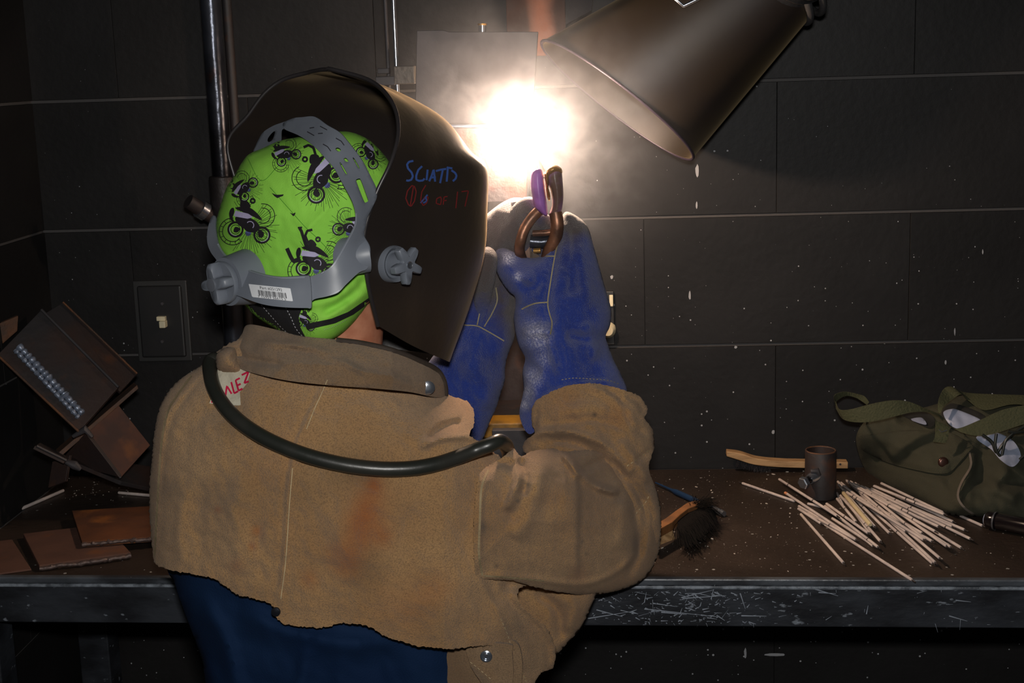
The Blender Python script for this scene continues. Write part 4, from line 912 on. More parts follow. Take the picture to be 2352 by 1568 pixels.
blk.build('bird_print', M['black'], cap, kind='stuff')

# ------------------------------------------------------------------ helmet
helm = thing('welding_helmet', 'black welding helmet with a grey headgear worn by the welder', 'helmet', tuple(U(900, 560, -.58)))
G = [[(868, 748, -.665), (950, 795, -.605), (1032, 831, -.53), (985, 812, -.41), (760, 780, -.44), (640, 740, -.50)],
     [(845, 650, -.695), (955, 670, -.635), (1072, 712, -.535), (1030, 690, -.40), (760, 650, -.42), (600, 630, -.50)],
     [(836, 545, -.70), (965, 560, -.64), (1108, 588, -.53), (1050, 580, -.38), (760, 550, -.40), (565, 530, -.50)],
     [(862, 450, -.695), (985, 460, -.635), (1116, 480, -.53), (1060, 470, -.37), (760, 450, -.39), (545, 430, -.50)],
     [(898, 372, -.685), (1005, 385, -.625), (1117, 384, -.53), (1050, 380, -.38), (760, 360, -.39), (523, 328, -.50)],
     [(915, 300, -.66), (990, 310, -.605), (1080, 346, -.52), (1020, 340, -.40), (780, 290, -.40), (570, 265, -.50)],
     [(901, 236, -.625), (962, 256, -.58), (1030, 281, -.50), (965, 275, -.42), (790, 235, -.42), (608, 214, -.50)],
     [(852, 186, -.58), (903, 212, -.545), (966, 237, -.48), (900, 226, -.45), (780, 195, -.45), (650, 183, -.50)],
     [(762, 159, -.555), (800, 168, -.53), (868, 192, -.49), (830, 187, -.46), (770, 173, -.47), (700, 168, -.51)],
     [(757, 159, -.553), (748, 159, -.547), (737, 160, -.54), (727, 162, -.53), (716, 164, -.52), (706, 167, -.512)]]
Gw = np.array([[U(*q) for q in row] for row in G])
rowsD = np.array([cr(Gw[i], 10) for i in range(len(Gw))])           # (10, 51, 3)
grid = np.array([cr(rowsD[:, j], 9) for j in range(rowsD.shape[1])]).transpose(1, 0, 2)   # (82, 51, 3)
ny, nx = grid.shape[:2]
du = np.gradient(grid, axis=1); dv = np.gradient(grid, axis=0); nn = np.cross(du, dv); nn /= np.linalg.norm(nn, axis=2)[..., None] + 1e-9
cen = grid.reshape(-1, 3).mean(0); sgn = np.sign(((grid - cen) * nn).sum(2).mean()); nn *= sgn
inner = grid - nn * .0028; V = np.vstack([grid.reshape(-1, 3), inner.reshape(-1, 3)]); nt_ = ny * nx; Fc = []
for i in range(ny - 1):
    for j in range(nx - 1):
        a = i * nx + j; Fc += [(a, a + 1, a + nx + 1, a + nx), (nt_ + a, nt_ + a + nx, nt_ + a + nx + 1, nt_ + a + 1)]
for i in range(ny - 1):
    for j in (0, nx - 1): a = i * nx + j; Fc.append((a, a + nx, a + nx + nt_, a + nt_))
for j in range(nx - 1):
    for i in (0, ny - 1): a = i * nx + j; Fc.append((a, a + 1, a + 1 + nt_, a + nt_))
shell = mk('shell', V, Fc, M['shell'], helm, True)
rim = np.vstack([grid[:, 0], grid[-1], grid[::-1, -1]])
MB().tube(resample(rim, .008), .0024, 8, cap=False).build('rim', mat('shell_rim', S(46, 43, 44), .35), helm)
BS = bvh(shell)
k_ = Ink(BS, .0008)
for s_ in ([(949.4, 369.3), (939.2, 371.4), (934.9, 377.9), (937.1, 386.6), (945.7, 396.4), (948.3, 405.0), (944.6, 412.6), (937.1, 415.2), (933.2, 413.7)], [(969.6, 381.6), (960.9, 389.9), (956.1, 402.9), (956.1, 412.6), (963.1, 415.4), (971.7, 414.1), (975.2, 409.8)], [(982.2, 389.4), (979.8, 413.7)], [(985.8, 416.3), (991.7, 402.9), (996.0, 388.8), (997.8, 402.9), (999.5, 417.0)], [(990.2, 407.6), (1001.0, 406.8)], [(1001.0, 392.7), (1012.9, 389.4), (1024.9, 387.7)], [(1016.8, 390.9), (1014.0, 405.0), (1010.8, 420.6)], [(1025.9, 384.4), (1038.9, 386.6)], [(1028.5, 386.6), (1027.2, 402.9), (1025.9, 417.0)], [(1036.8, 390.9), (1045.4, 396.8), (1048.7, 402.9), (1046.5, 410.5), (1040.0, 415.9)]): k_.stroke(s_, 4.6, 3)
k_.stroke([(966, 466), (982, 447)], 3.5, 3); k_.stroke([(978, 452), (980, 462), (972, 466)], 3.5, 3)
k_.build('lettering', M['inkblue'], shell, kind='stuff')
k_ = Ink(BS, .0008)
for s_ in ([(946, 426), (936, 438), (932, 455), (938, 470), (944, 474), (952, 462), (956, 440), (952, 428), (946, 426)], [(950, 426), (942, 474)], [(978, 425), (969, 440), (966, 460), (972, 472), (980, 466), (984, 452), (976, 452), (970, 462)], [(1012, 452), (1003, 456), (1002, 467), (1012, 470), (1014, 458), (1012, 452)], [(1018, 470), (1020, 452), (1028, 451)], [(1018, 461), (1026, 460)], [(1051, 440), (1047, 478)], [(1060, 440), (1076, 438), (1068, 474)]): k_.stroke(s_, 2.6, 3)
k_.build('lettering', M['inkred'], shell, kind='stuff')
# headgear plates
hy = RBF([(480, 520, -.60), (478, 560, -.615), (500, 610, -.66), (540, 640, -.70), (600, 665, -.735), (700, 672, -.745), (780, 620, -.742), (838, 560, -.715), (864, 460, -.70), (810, 450, -.725), (780, 370, -.69), (720, 290, -.64), (660, 285, -.605), (600, 320, -.565), (588, 345, -.56), (750, 330, -.675), (815, 510, -.735), (846, 398, -.69)])
def arch(pts): return [(560 + a / 5.228, 260 + b / 5.228) for a, b in pts]
slots = [arch([(1345, 800), (1375, 785), (1405, 800), (1480, 1000), (1495, 1050), (1470, 1068), (1440, 1060), (1350, 830)])]
slots += [arch(q) for q in ([(1098, 425), (1130, 412), (1160, 430), (1165, 450), (1130, 460)], [(1198, 545), (1225, 535), (1250, 560), (1258, 580), (1220, 582)], [(1305, 535), (1325, 540), (1390, 655), (1380, 665), (1345, 610)], [(1150, 600), (1168, 600), (1243, 728), (1230, 735), (1205, 705)])]
strap_out = [(836, 541), (839, 520), (843, 500), (852, 482), (866, 444), (847, 398), (828, 363), (799, 325), (780, 304), (751, 287), (732, 273), (717, 267), (694, 269), (675, 271), (652, 281), (650, 290), (656, 298), (684, 310), (705, 323), (728, 342), (747, 363), (767, 386), (780, 409), (795, 436), (809, 463), (816, 490), (814, 514), (805, 535), (791, 560), (778, 585), (760, 612), (737, 626), (705, 638), (700, 640), (702, 700), (722, 687), (749, 681), (776, 672), (795, 653), (824, 626), (845, 614), (850, 570)]
strap = solid('headband_side', strap_out, hy, 0, .0028, M['grey'], helm, flat=True, over=BCap, off=.006, step=6, holes=slots)
rear_out = [(486, 497), (477, 526), (476, 556), (484, 579), (500, 602), (515, 640), (535, 672), (555, 682), (601, 698), (647, 705), (704, 707), (715, 703), (712, 640), (702, 633), (647, 636), (601, 629), (555, 613), (527, 595), (509, 576), (500, 556), (495, 526), (495, 500)]
rear = solid('headband_rear', rear_out, lambda x, y: hy(x, y) - .004, 0, .004, M['grey'], helm, flat=True, over=BCap, off=.009, step=6)
far_out = [(583, 349), (587, 335), (593, 322), (604, 304), (627, 289), (652, 280), (676, 272), (700, 270), (690, 284), (664, 294), (648, 298), (646, 322), (640, 330), (612, 342)]
solid('headband_far', far_out, lambda x, y: hy(x, y) + .004, 0, .0028, M['grey'], helm, flat=True, step=5, holes=[arch([(290, 300), (340, 235), (375, 215), (365, 260), (345, 315), (310, 345), (285, 340)])])
BH_ = bvh(strap, rear); k_ = Ink(BH_, .0006)
for p_ in ([(790, 178), (845, 170)], [(915, 155), (1000, 200)], [(760, 220), (845, 268)], [(890, 243), (948, 240)], [(950, 370), (1005, 400), (1045, 455)], [(1105, 298), (1170, 335), (1205, 385)]): k_.stroke(arch(p_), 2.2, 3)
k_.build('slot_mark', M['slot'], strap, kind='stuff')
k_ = Ink(BH_, .002)
k_.stroke([(500, 560), (512, 580), (530, 597), (557, 615), (603, 631), (648, 638), (700, 637)], 4, 4, True); k_.stroke([(738, 628), (764, 611), (780, 587), (794, 562), (808, 536), (817, 514), (818, 490)], 3, 4, True); k_.stroke([(722, 685), (752, 679), (778, 668), (798, 650)], 3, 4, True)
k_.build('ridge', mat('grey_ridge', S(132, 138, 148), .4), strap, kind='stuff')
k_ = Ink(BH_, .0028); k_.fill([(571, 652), (667, 662), (673, 692), (579, 682)], 6); stk = k_.build('barcode_sticker', M['paper'], rear)
k_ = Ink(BH_, .0034); g = np.random.default_rng(11); x = 0
def SQ(u, v): return (573 + 96 * u + 6 * v, 652 + 10.5 * u + 30 * v)
x = .17
while x < .84:
    w = g.choice([.008, .012, .02]); k_.fill([SQ(x, .36), SQ(x + w, .36), SQ(x + w, .84), SQ(x, .84)], 5); x += w + g.choice([.009, .014, .02])
xv = np.array([96, 10.5]) ; yv = -np.array([6, 30.])
text_px(k_, 'Part #251292', SQ(.23, .29), xv * .098, yv * .30)
text_px(k_, '7 15959 56615 5', SQ(.14, .97), xv * .100, yv * .24)
k_.build('printing', M['inkblack'], stk, kind='stuff')
# pivot knob
ax = np.array([.80, -.60, .02]); ax /= np.linalg.norm(ax)
kb = hit(BS, 902, 606, 0)
flange = MB().lathe(kb - ax * .004, ax, [(0, .0205), (.008, .0205), (.011, .0195), (.009, .0165), (.006, .0150)], 36).build('pivot_flange', M['grey'], helm)
MB().lathe(kb, ax, [(.002, .0125), (.016, .0115), (.020, .011)], 28).build('knob_hub', M['grey'], helm)
star = lambda r0_, k, n, p: (lambda t: r0_ * (.60 + min(k * 1.05 * abs(math.cos(n * t / 2 + p)) ** 2.6, .72)))
MB().lathe(kb, ax, [(.0165, star(.0145, .80, 5, .5)), (.0175, star(.0162, .85, 5, .5)), (.0245, star(.0162, .85, 5, .5)), (.0258, star(.0145, .80, 5, .5))], 90).build('knob', M['grey'], helm)
MB().lathe(kb + ax * .0255, ax, [(0, .0042), (.0014, .0040), (.0004, .0028), (.0004, .001)], 16).build('knob_screw', M['chrome'], helm)
# boss behind the shell
pts = [hit(BCap, 800, 590, .004), U(842, 585, -.705)]
MB().tube([pts[0], (pts[0] + pts[1]) / 2 + [0, -.006, 0], pts[1]], [.022, .019, .019], 20).build('pivot_boss', M['grey'], helm)
# rear ratchet dial
ax2 = np.array([-.62, -.78, -.05]); ax2 /= np.linalg.norm(ax2); d0 = U(551, 640, -.690)
MB().lathe(d0, ax2, [(-.012, .031), (.004, .0285), (.018, .0265), (.0185, .020)], 40).build('dial_housing', M['grey'], helm)
MB().lathe(d0 + ax2 * .019, ax2, [(0, .0225), (.004, .0235), (.006, .0225)], 60).build('dial_ring', M['grey'], helm)
dial = MB().lathe(d0 + ax2 * .024, ax2, [(0, star(.0165, .75, 4, .35)), (.001, star(.0175, .8, 4, .35)), (.011, star(.0170, .8, 4, .35)), (.0135, star(.0150, .7, 4, .35))], 96).build('dial', M['grey'], helm)
MB().lathe(d0 + ax2 * .0370, ax2, [(0, .0075), (.002, .0072), (.0024, .004)], 24).build('dial_centre', mat('dial_inset', S(96, 100, 108), .4), helm)

# ------------------------------------------------------------------ cable over the shoulder
pp = [(484, 832), (481, 855), (487, 884), (502, 915), (524, 945), (556, 975), (600, 1003), (660, 1032), (730, 1055), (800, 1071), (880, 1080), (950, 1078), (1005, 1068), (1050, 1050), (1090, 1032), (1125, 1020)]
Q = []
BAll = bvh(jacket, collar, up_sleeve, lob)
for x, y in pp:
    h = hit(BAll, x, y, .0085); Q.append(h if h is not None else U(x, y, -.73))
Q = np.array(Q)
for _ in range(2): Q[1:-1] = .5 * Q[1:-1] + .25 * (Q[:-2] + Q[2:])
Q2 = [U(500, 850, -.62), U(494, 826, -.66)] + [q - np.array([0, .003, 0]) for q in Q]
e = Q2[-1]; Q2 += [U(1146, 1013, float(e[1]) + .010), U(1160, 1020, float(e[1]) + .035), U(1166, 1032, float(e[1]) + .075), U(1190, 1090, -.62), U(1240, 1060, -.52), U(1240, 900, -.40), U(1250, 700, -.395)]
cab = MB().tube(cr(Q2, 8), .0082, 18).build('welding_cable', M['rubber']); props(cab, 'thick black rubber welding cable draped over the leather jacket', 'cable')

# ------------------------------------------------------------------ electrode holder and electrode
hold = thing('electrode_holder', 'worn purple jawed electrode holder gripped in the near glove', 'electrode holder', tuple(U(1250, 540, -.42)))
yh = -.412
solid('jaw', [(1220, 402), (1226, 390), (1238, 386), (1246, 394), (1250, 420), (1255, 460), (1258, 488), (1254, 496), (1240, 488), (1228, 476), (1222, 450), (1219, 425)], yh, .011, .011, M['holder'], hold, step=3)
solid('jaw', [(1255, 392), (1262, 383), (1274, 380), (1288, 386), (1292, 410), (1294, 450), (1290, 484), (1282, 500), (1270, 502), (1262, 492), (1268, 470), (1265, 440), (1258, 420)], yh + .004, .012, .011, mat('scorched_insulator', S(140, 98, 138), .4, bump=.2, col2=S(98, 76, 68), cscale=40), hold, step=3)
solid('jaw_tip', [(1254, 392), (1262, 382), (1275, 379), (1289, 386), (1291, 398), (1278, 396), (1266, 402), (1258, 410)], yh + .002, .013, .011, M['brass'], hold, step=3)
solid('clamping_jaw', [(1250, 398), (1258, 396), (1262, 410), (1260, 430), (1264, 448), (1262, 462), (1256, 450), (1253, 425)], yh - .002, .008, .008, M['brass'], hold, step=3)
MB().tube(cr([U(1238, 484, yh), U(1222, 500, yh), U(1205, 525, yh - .003), U(1196, 552, yh - .004), U(1193, 572, yh + .002), U(1198, 592, yh + .012), U(1210, 615, yh + .024)], 6), .0068, 14).build('lever', M['copper'], hold)
MB().tube(cr([U(1276, 488, yh + .002), U(1280, 515, yh), U(1276, 545, yh + .002), U(1262, 575, yh + .006), U(1250, 620, yh + .014)], 6), .0085, 14).build('handle', M['copper'], hold)
MB().tube([U(1224, 536, yh + .006), U(1250, 535, yh + .004), U(1273, 532, yh + .004)], .0042, 12).build('cross_bar', M['copper'], hold)
MB().tube([U(1218, 554, yh + .010), U(1245, 556, yh + .010), U(1268, 552, yh + .010)], .0085, 16).build('spring_barrel', M['pipe'], hold)
MB().tube([U(1226, 576, yh + .004), U(1242, 575, yh + .003)], .0035, 10).build('spring_end', M['brass'], hold)
elec = thing('welding_electrode', 'short glowing white electrode held in the jaws and burning in the arc', 'electrode', tuple(U(1240, 380, -.40)))
a, b = U(1257, 412, yh - .004), U(1207, 318, AYW - .012)
MB().tube([a, a + (b - a) * .06], .0018, 10).build('core', M['steel'], elec)
MB().tube([a + (b - a) * .05, b], .0030, 14).build('coating', M['rod'], elec)

# ------------------------------------------------------------------ things on the bench, left
fx = thing('welded_fixture', 'rusty welded practice piece of crossed steel plates leaning in the corner', 'steel fixture', tuple(T(200, 1100)))
def pl(name, q, th, m_, **k): return slabpx(name, q, th, M[m_], fx, **k)
pl('main_plate', [(95, 711, -.16), (272, 889, -.20), (181, 991, -.26), (-6, 815, -.22)], .008, 'rust_dark')
pl('back_plate', [(145, 694, -.12), (315, 858, -.15), (276, 900, -.19), (100, 722, -.15)], .006, 'rust_dark')
pl('cross_plate', [(315, 884, -.19), (318, 892, -.19), (140, 1048, -.25), (132, 1041, -.25)], .05, 'rust_edge')
pl('corner_plate', [(-6, 745, -.20), (42, 725, -.18), (40, 760, -.18), (-6, 800, -.20)], .006, 'rust_edge')
pl('small_plate', [(196, 998, -.235), (272, 930, -.20), (345, 1022, -.19), (277, 1097, -.235)], .006, 'rust')
pl('shelf_plate', [(80, 1024, -.30), (150, 1058, -.28), (160, 1050, -.24), (92, 1016, -.26)], .005, 'rust_dark')
pl('web_plate', [(196, 994, -.245), (274, 1096, -.245), (170, 1068, -.215), (150, 1045, -.215)], .006, 'rust_dark')
pl('foot_plate', [(150, 1052, -.255), (280, 1106, -.20), (345, 1120, -.16), (345, 1070, -.10), (200, 1050, -.17)], .006, 'rust_dark')
pl('foot_plate', [(120, 1060, -.24), (160, 1045, -.25), (150, 1105, -.26), (110, 1120, -.25)], .005, 'rust_dark')
def onp(x, y, q, off=0.0):
    A, B, C_ = [U(*k) for k in q[:3]]; n_ = np.cross(B - A, C_ - A); d = rays(x, y); return CAMP + d * (((A - CAMP) @ n_) / (d @ n_)) * (1 - off)
MP = [(95, 711, -.16), (272, 889, -.20), (181, 991, -.26)]
def edge(p, w, m_, nm='bright_edge'):
    MB().tube([U(*q) for q in p], w, 8).build(nm, M[m_], fx)
edge([(95, 711, -.165), (272, 889, -.205)], .0022, 'steel'); edge([(145, 694, -.125), (315, 858, -.155)], .0016, 'rust_edge', 'rusty_edge'); edge([(-6, 815, -.225), (181, 991, -.265)], .0018, 'rust_edge', 'rusty_edge'); edge([(196, 998, -.24), (277, 1097, -.24)], .002, 'steel'); edge([(84, 1024, -.305), (152, 1057, -.285)], .002, 'steel')
for (ox, oy, rr_) in ((0, 0, .0052), (-9, 9, .0035)):
    n = 90; P = [onp(44 + ox + (190 - 44) * t, 795 + oy + (950 - 795) * t, MP, .0015) for t in np.linspace(0, 1, n)]
    MB().tube(P, rr_ * (1 + .22 * np.sin(np.arange(n) * 1.1) + .12 * RNG.normal(0, 1, n).clip(-1.5, 1.5)), 9).build('weld_bead', M['bead'], fx)
MB().tube([U(168, 1002, -.262), U(196, 985, -.262), U(212, 1003, -.26)], [.003, .006, .003], 8).build('tack_weld', M['steel'], fx)
MB().tube([U(150, 1060, -.262), U(172, 1068, -.262), U(185, 1078, -.26)], [.003, .007, .003], 8).build('tack_weld', M['steel'], fx)

def flat(name, Q, th, m_, lab, grp=None, z=0, edgem='rust_edge'):
    Qw = [T(x, y, TZ + z + th) for x, y in Q]; t_ = thing(name, lab, 'steel plate', tuple(np.mean(Qw, 0) - [0, 0, th]), grp)
    V = Qw + [q - np.array([0, 0, th - .0004]) for q in Qw]; n = len(Q)
    MB().add(V, [tuple(range(n)), tuple(range(2 * n - 1, n - 1, -1))] + [(i, (i + 1) % n, n + (i + 1) % n, n + i) for i in range(n)]).build('plate', M[m_], t_, smooth=False, bevel=.0008); return t_
M['rust_a'] = mat('brown_rusty_plate', S(90, 64, 54), .8, spec=.2, bump=.4, bscale=90, col2=S(78, 56, 48), cscale=12, col3=S(108, 68, 42), c3scale=18, c3=(.6, .75))
M['rust_b'] = mat('orange_rusty_plate', S(100, 62, 40), .8, spec=.2, bump=.4, bscale=90, col2=S(78, 50, 36), cscale=12, col3=S(122, 76, 40), c3scale=18, c3=(.58, .72))
t1 = flat('steel_plate', [(53, 1225), (240, 1203), (300, 1268), (90, 1298)], .008, 'rust_a', 'rusty brown steel plate lying at the front of the bench, under the orange one')
t2 = flat('steel_plate', [(165, 1172), (372, 1160), (385, 1230), (188, 1244)], .008, 'rust_b', 'orange rusty steel plate resting on top of the brown plate', z=.0085)
t3 = flat('steel_plate', [(-30, 1245), (28, 1238), (72, 1306), (-30, 1320)], .003, 'rust_a', 'thin rusty plate at the left end of the bench, cut by the picture edge')
for t_, pts in ((t1, [(92, 1304), (160, 1297), (230, 1288), (300, 1276)]), (t2, [(190, 1250), (250, 1245), (320, 1240), (380, 1234)])):
    P = resample(np.array([T(x, y, TZ + (.0045 if t_ is t1 else .013)) for x, y in pts]), .0035); P += RNG.normal(0, .0006, P.shape)
    MB().tube(P, .003 * (1 + .3 * RNG.normal(0, .6, len(P)).clip(-1, 1)), 8).build('cut_edge', mat('burnt_cut_edge', S(84, 70, 66), .5, metal=.4, bump=.6), t_)

# ------------------------------------------------------------------ electrodes
def electrode(p0, p1, lay, lab, grp=None, m_='rod', tip=1, r=.00205, name='welding_rod'):
    z = TZ + r + lay * .0039
    a = T(p0[0], p0[1], z); b = T(p1[0], p1[1], z); t_ = thing(name, lab, 'electrode', (a[0], a[1], z - r), grp)
    d = (b - a) / np.linalg.norm(b - a)
    MB().tube([a, a + d * .001, a + (b - a) * .5, b - d * .0015, b], [r * .7, r, r, r, r * .75], 12).build('coating', M[m_], t_)
    if tip: MB().tube([b - d * .001, b + d * .008], [.0011, .0008], 8).build('core_tip', M['rod_tip'], t_)
    return t_, a, b, z
Zp = lambda X, Y: (1480 + X * .375, 980 + Y * .375)
electrode((-14, 1195), (146, 1126), 0, 'white electrode lying by the left picture edge below the fixture', r=.0026, tip=0)
electrode((272, 1131), (362, 1139), 0, 'white electrode half hidden behind the left edge of the jacket', r=.0024, tip=0)
one = [((920, 455), (600, 345), 0, 'white electrode reaching furthest left of the pile, uncoated tip pointing left'), ((825, 320), (1180, 545), 2, 'electrode laid across the left heap, beginning beside the bolt'),
       ((958, 535), (1218, 832), 0, 'lone electrode at the front left of the pile, pointing at the bench edge'), ((1000, 530), (1640, 938), 0, 'longest electrode, its tip reaching the front edge of the bench'),
       ((1935, 545), (2070, 605), 0, 'short electrode lying between the bag and the black torch'), ((1405, 362), (1835, 535), 2, 'spotted electrode on top of the pile, nearest the bag')]
marks = MB()
def spots(a, b, z, n, r=.00205):
    for k in range(n):
        t = RNG.uniform(.08, .85); c = a + (b - a) * t; d = (b - a) / np.linalg.norm(b - a)
        marks.tube([c - d * .0012, c + d * .0012], r * 1.04, 10, cap=False)
for p0, p1, ly, lb in one:
    t_, a, b, z = electrode(Zp(*p0), Zp(*p1), ly, lb)
    if ly == 2: spots(a, b, z, 2)
t_, a, b, z = electrode(Zp(865, 405), Zp(1285, 682), 1, 'electrode with an orange flux end in the left heap')
d = (b - a) / np.linalg.norm(b - a); MB().tube([a - d * .001, a + d * .006], .0022, 12).build('flux_end', M['rod_orange'], t_)
t_, a, b, z = electrode(Zp(1215, 400), Zp(1385, 600), 1.6, 'flat buff wooden strip lying in the middle of the pile', m_='rod_buff', tip=0, r=.003); t_['category'] = 'strip'; t_.name = 'buff_strip'
heapL = [((945, 485), (1290, 685), 0), ((942, 500), (1080, 590), 0), ((1115, 470), (1370, 650), 2), ((1105, 485), (1430, 735), 1), ((1125, 500), (1400, 728), 0), ((1060, 560), (1295, 690), 1), ((1000, 470), (1130, 500), 0), ((1150, 560), (1420, 735), 0)]
heapR = [((1180, 440), (1295, 580), 0), ((1200, 420), (1445, 700), 1), ((1185, 335), (1500, 650), 0), ((1190, 355), (1410, 610), 1), ((1180, 405), (1215, 480), 0), ((1240, 330), (1780, 830), 1), ((1205, 342), (1765, 835), 0), ((1250, 335), (1808, 803), 2), ((1262, 335), (1875, 735), 1),
         ((1290, 345), (1940, 740), 0), ((1300, 352), (1720, 690), 2), ((1330, 362), (1850, 730), 2), ((1350, 370), (1995, 685), 1), ((1370, 380), (1960, 630), 0), ((1390, 378), (1885, 610), 1), ((1412, 362), (1890, 580), 0), ((1450, 345), (1830, 525), 0), ((1240, 400), (1710, 690), 3),
         ((1220, 362), (1600, 640), 2), ((1262, 402), (1700, 650), 1), ((1230, 440), (1380, 650), 0), ((1300, 372), (1780, 640), 3), ((1280, 350), (1640, 560), 3), ((1340, 380), (1690, 560), 2), ((1400, 420), (1800, 610), 2), ((1320, 430), (1760, 700), 0)]
ORD = 'first second third fourth fifth sixth seventh eighth ninth tenth eleventh twelfth thirteenth fourteenth fifteenth sixteenth seventeenth eighteenth nineteenth twentieth twenty-first twenty-second twenty-third twenty-fourth twenty-fifth twenty-sixth'.split()
heapL.sort(key=lambda q: q[1][0]); heapR.sort(key=lambda q: q[1][0])
for i_, (p0, p1, ly) in enumerate(heapL):
    t_, a, b, z = electrode(Zp(*p0), Zp(*p1), ly, 'white electrode in the small heap left of the pipe, tip %s from the left' % ORD[i_], 'electrodes in the left heap'); spots(a, b, z, 1 if ly else 0)
for i_, (p0, p1, ly) in enumerate(heapR):
    t_, a, b, z = electrode(Zp(*p0), Zp(*p1), ly, 'white electrode fanned out right of the pipe, tip %s from the left' % ORD[i_], 'electrodes fanned out right of the pipe'); spots(a, b, z, 2 if ly else 1)
sp = marks.build('burn_marks', M['rod_tip'], recalc=False); props(sp, 'small dark burn marks on the electrodes of the pile', 'marks', kind='stuff')

# ------------------------------------------------------------------ pipe piece with bolt
pp_ = thing('pipe_offcut', 'short upright rusty pipe offcut with a bolt welded to its side', 'pipe', tuple(T(1882, 1143)))
pb = T(1884, 1140); rr = .0228; zt_ = float(U(1884, 1034, pb[1])[2])
pb = np.array([pb[0], pb[1], TZ])
MB().lathe(pb, (0, 0, 1), [(.0008, rr), (zt_ - TZ - .001, rr), (zt_ - TZ, rr - .0006), (zt_ - TZ, rr - .0028), (zt_ - TZ - .012, rr - .003), (.002, rr - .003)], 48).build('tube', M['rust_dark'], pp_)
rimz = [pb + np.array([math.cos(t) * (rr - .0014), math.sin(t) * (rr - .0014), zt_ - TZ]) for t in np.linspace(0, 6.3, 40)]
MB().tube(rimz, .0013, 6).build('rim', M['rust_edge'], pp_)
bo = U(1868, 1096, pb[1] - rr * .9); bdv = np.array([-.72, -.65, -.18]); bdv /= np.linalg.norm(bdv)
MB().lathe(bo, bdv, [(-.006, .0085), (.006, .0080), (.009, .007)], 20).build('nut', M['chrome'], pp_)
MB().lathe(bo, bdv, [(.006, .0055), (.018, .0055)], 16).build('bolt_shank', M['pipe'], pp_)
MB().lathe(bo, bdv, [(.018, .0092), (.024, .0092), (.0255, .0080)], 6).build('bolt_head', M['chrome'], pp_, smooth=False)
MB().tube([U(1862, 1082, pb[1] - rr), U(1876, 1080, pb[1] - rr), U(1882, 1092, pb[1] - rr)], [.003, .005, .003], 8).build('weld_bead', M['steel'], pp_)

# ------------------------------------------------------------------ wooden brush handle behind
wb_ = thing('wire_brush', 'wire brush with a bent pale wooden handle lying behind the pipe offcut', 'brush', tuple(T(1800, 1082)))
yW = -.030
top = cr([(1670, 1037), (1700, 1041), (1740, 1053), (1790, 1058), (1850, 1060), (1948, 1061)], 8); bot = cr([(1669, 1048), (1695, 1056), (1736, 1068), (1790, 1073), (1850, 1075), (1948, 1076)], 8)
V = [U(x, y, yW) for x, y in top] + [U(x, y, yW) for x, y in bot]; V += [v + np.array([0, .018, 0]) for v in V]; n = len(top); Fc = []
for i in range(n - 1): Fc += [(i, i + 1, n + i + 1, n + i), (2 * n + i, 3 * n + i, 3 * n + i + 1, 2 * n + i + 1), (i, 2 * n + i, 2 * n + i + 1, i + 1), (n + i, n + i + 1, 3 * n + i + 1, 3 * n + i)]
Fc += [(0, n, 3 * n, 2 * n), (n - 1, 3 * n - 1, 4 * n - 1, 2 * n - 1)]
MB().add(V, Fc).build('handle', M['wood'], wb_, bevel=.001)
MB().lathe(U(1930, 1066, yW - .0002), (0, -1, 0), [(0, .0018), (.0004, .0016)], 10).build('hole', M['rod_tip'], wb_)
br = MB()
for _ in range(260):
    x = RNG.uniform(1690, 1768); y0_ = np.interp(x, [1690, 1740, 1768], [1056, 1070, 1072]); a = U(x, y0_, yW + RNG.uniform(.002, .016)); b = a + np.array([RNG.normal(0, .002), RNG.normal(-.001, .002), -RNG.uniform(.006, .012)])
    br.tube([a, b], .00022, 3, cap=False)
br.build('bristles', M['steel'], wb_, smooth=False, recalc=False, kind='stuff')

# ------------------------------------------------------------------ dust brush, blue tube
db = thing('bench_brush', 'dusty black bristled bench brush with a wooden back beside the sleeve', 'brush', tuple(T(1560, 1240)))
zb = .034
c8 = [(1500, 1205), (1528, 1190), (1552, 1172), (1578, 1154), (1598, 1148), (1612, 1150), (1600, 1160), (1580, 1168), (1562, 1182), (1545, 1198), (1520, 1212), (1500, 1224)]
Vt = [T(x, y, TZ + zb) for x, y in c8]; n = len(Vt); V = Vt + [v - np.array([0, 0, .012]) for v in Vt]
MB().add(V, [tuple(range(n)), tuple(range(2 * n - 1, n - 1, -1))] + [(i, (i + 1) % n, n + (i + 1) % n, n + i) for i in range(n)]).build('brush_back', M['wood_orange'], db, smooth=False, bevel=.001)
slab_q = [T(1500, 1222, TZ + .030), T(1541, 1196, TZ + .030), T(1551, 1238, TZ + .012), T(1500, 1258, TZ + .010)]
MB().slab(slab_q, .008).build('pale_block', M['wood'], db, smooth=False, bevel=.001)
br = MB()
for _ in range(3600):
    t = RNG.uniform(0, 1); x = 1556 + 58 * t; y = 1200 - 44 * t ** .8 + RNG.uniform(-3, 12); a = T(x, y, TZ + zb - .006)
    ex = x + RNG.normal(16, 12) + 10 * (1 - t); ey = y + RNG.uniform(8, 46) + 16 * (1 - t) * RNG.uniform(.3, 1) ; b = T(ex, ey, TZ + RNG.uniform(.001, .016)); mid_ = (a + b) / 2 + np.array([0, 0, .006])
    br.tube([a, mid_, b], .00034, 3, cap=False)
for _ in range(160):
    a = T(1600 + RNG.uniform(-14, 14), 1156 + RNG.uniform(-3, 10), TZ + zb - .003); b = a + np.array([RNG.uniform(-.006, .026), RNG.normal(0, .01), RNG.uniform(.0, .012)]); br.tube([a, b], .00028, 3, cap=False)
br.build('bristles', M['bristle'], db, smooth=False, recalc=False, kind='stuff')
bt = thing('blue_pencil', 'dark blue metal marker with a bright cap lying behind the brush', 'marker', tuple(T(1600, 1150)))
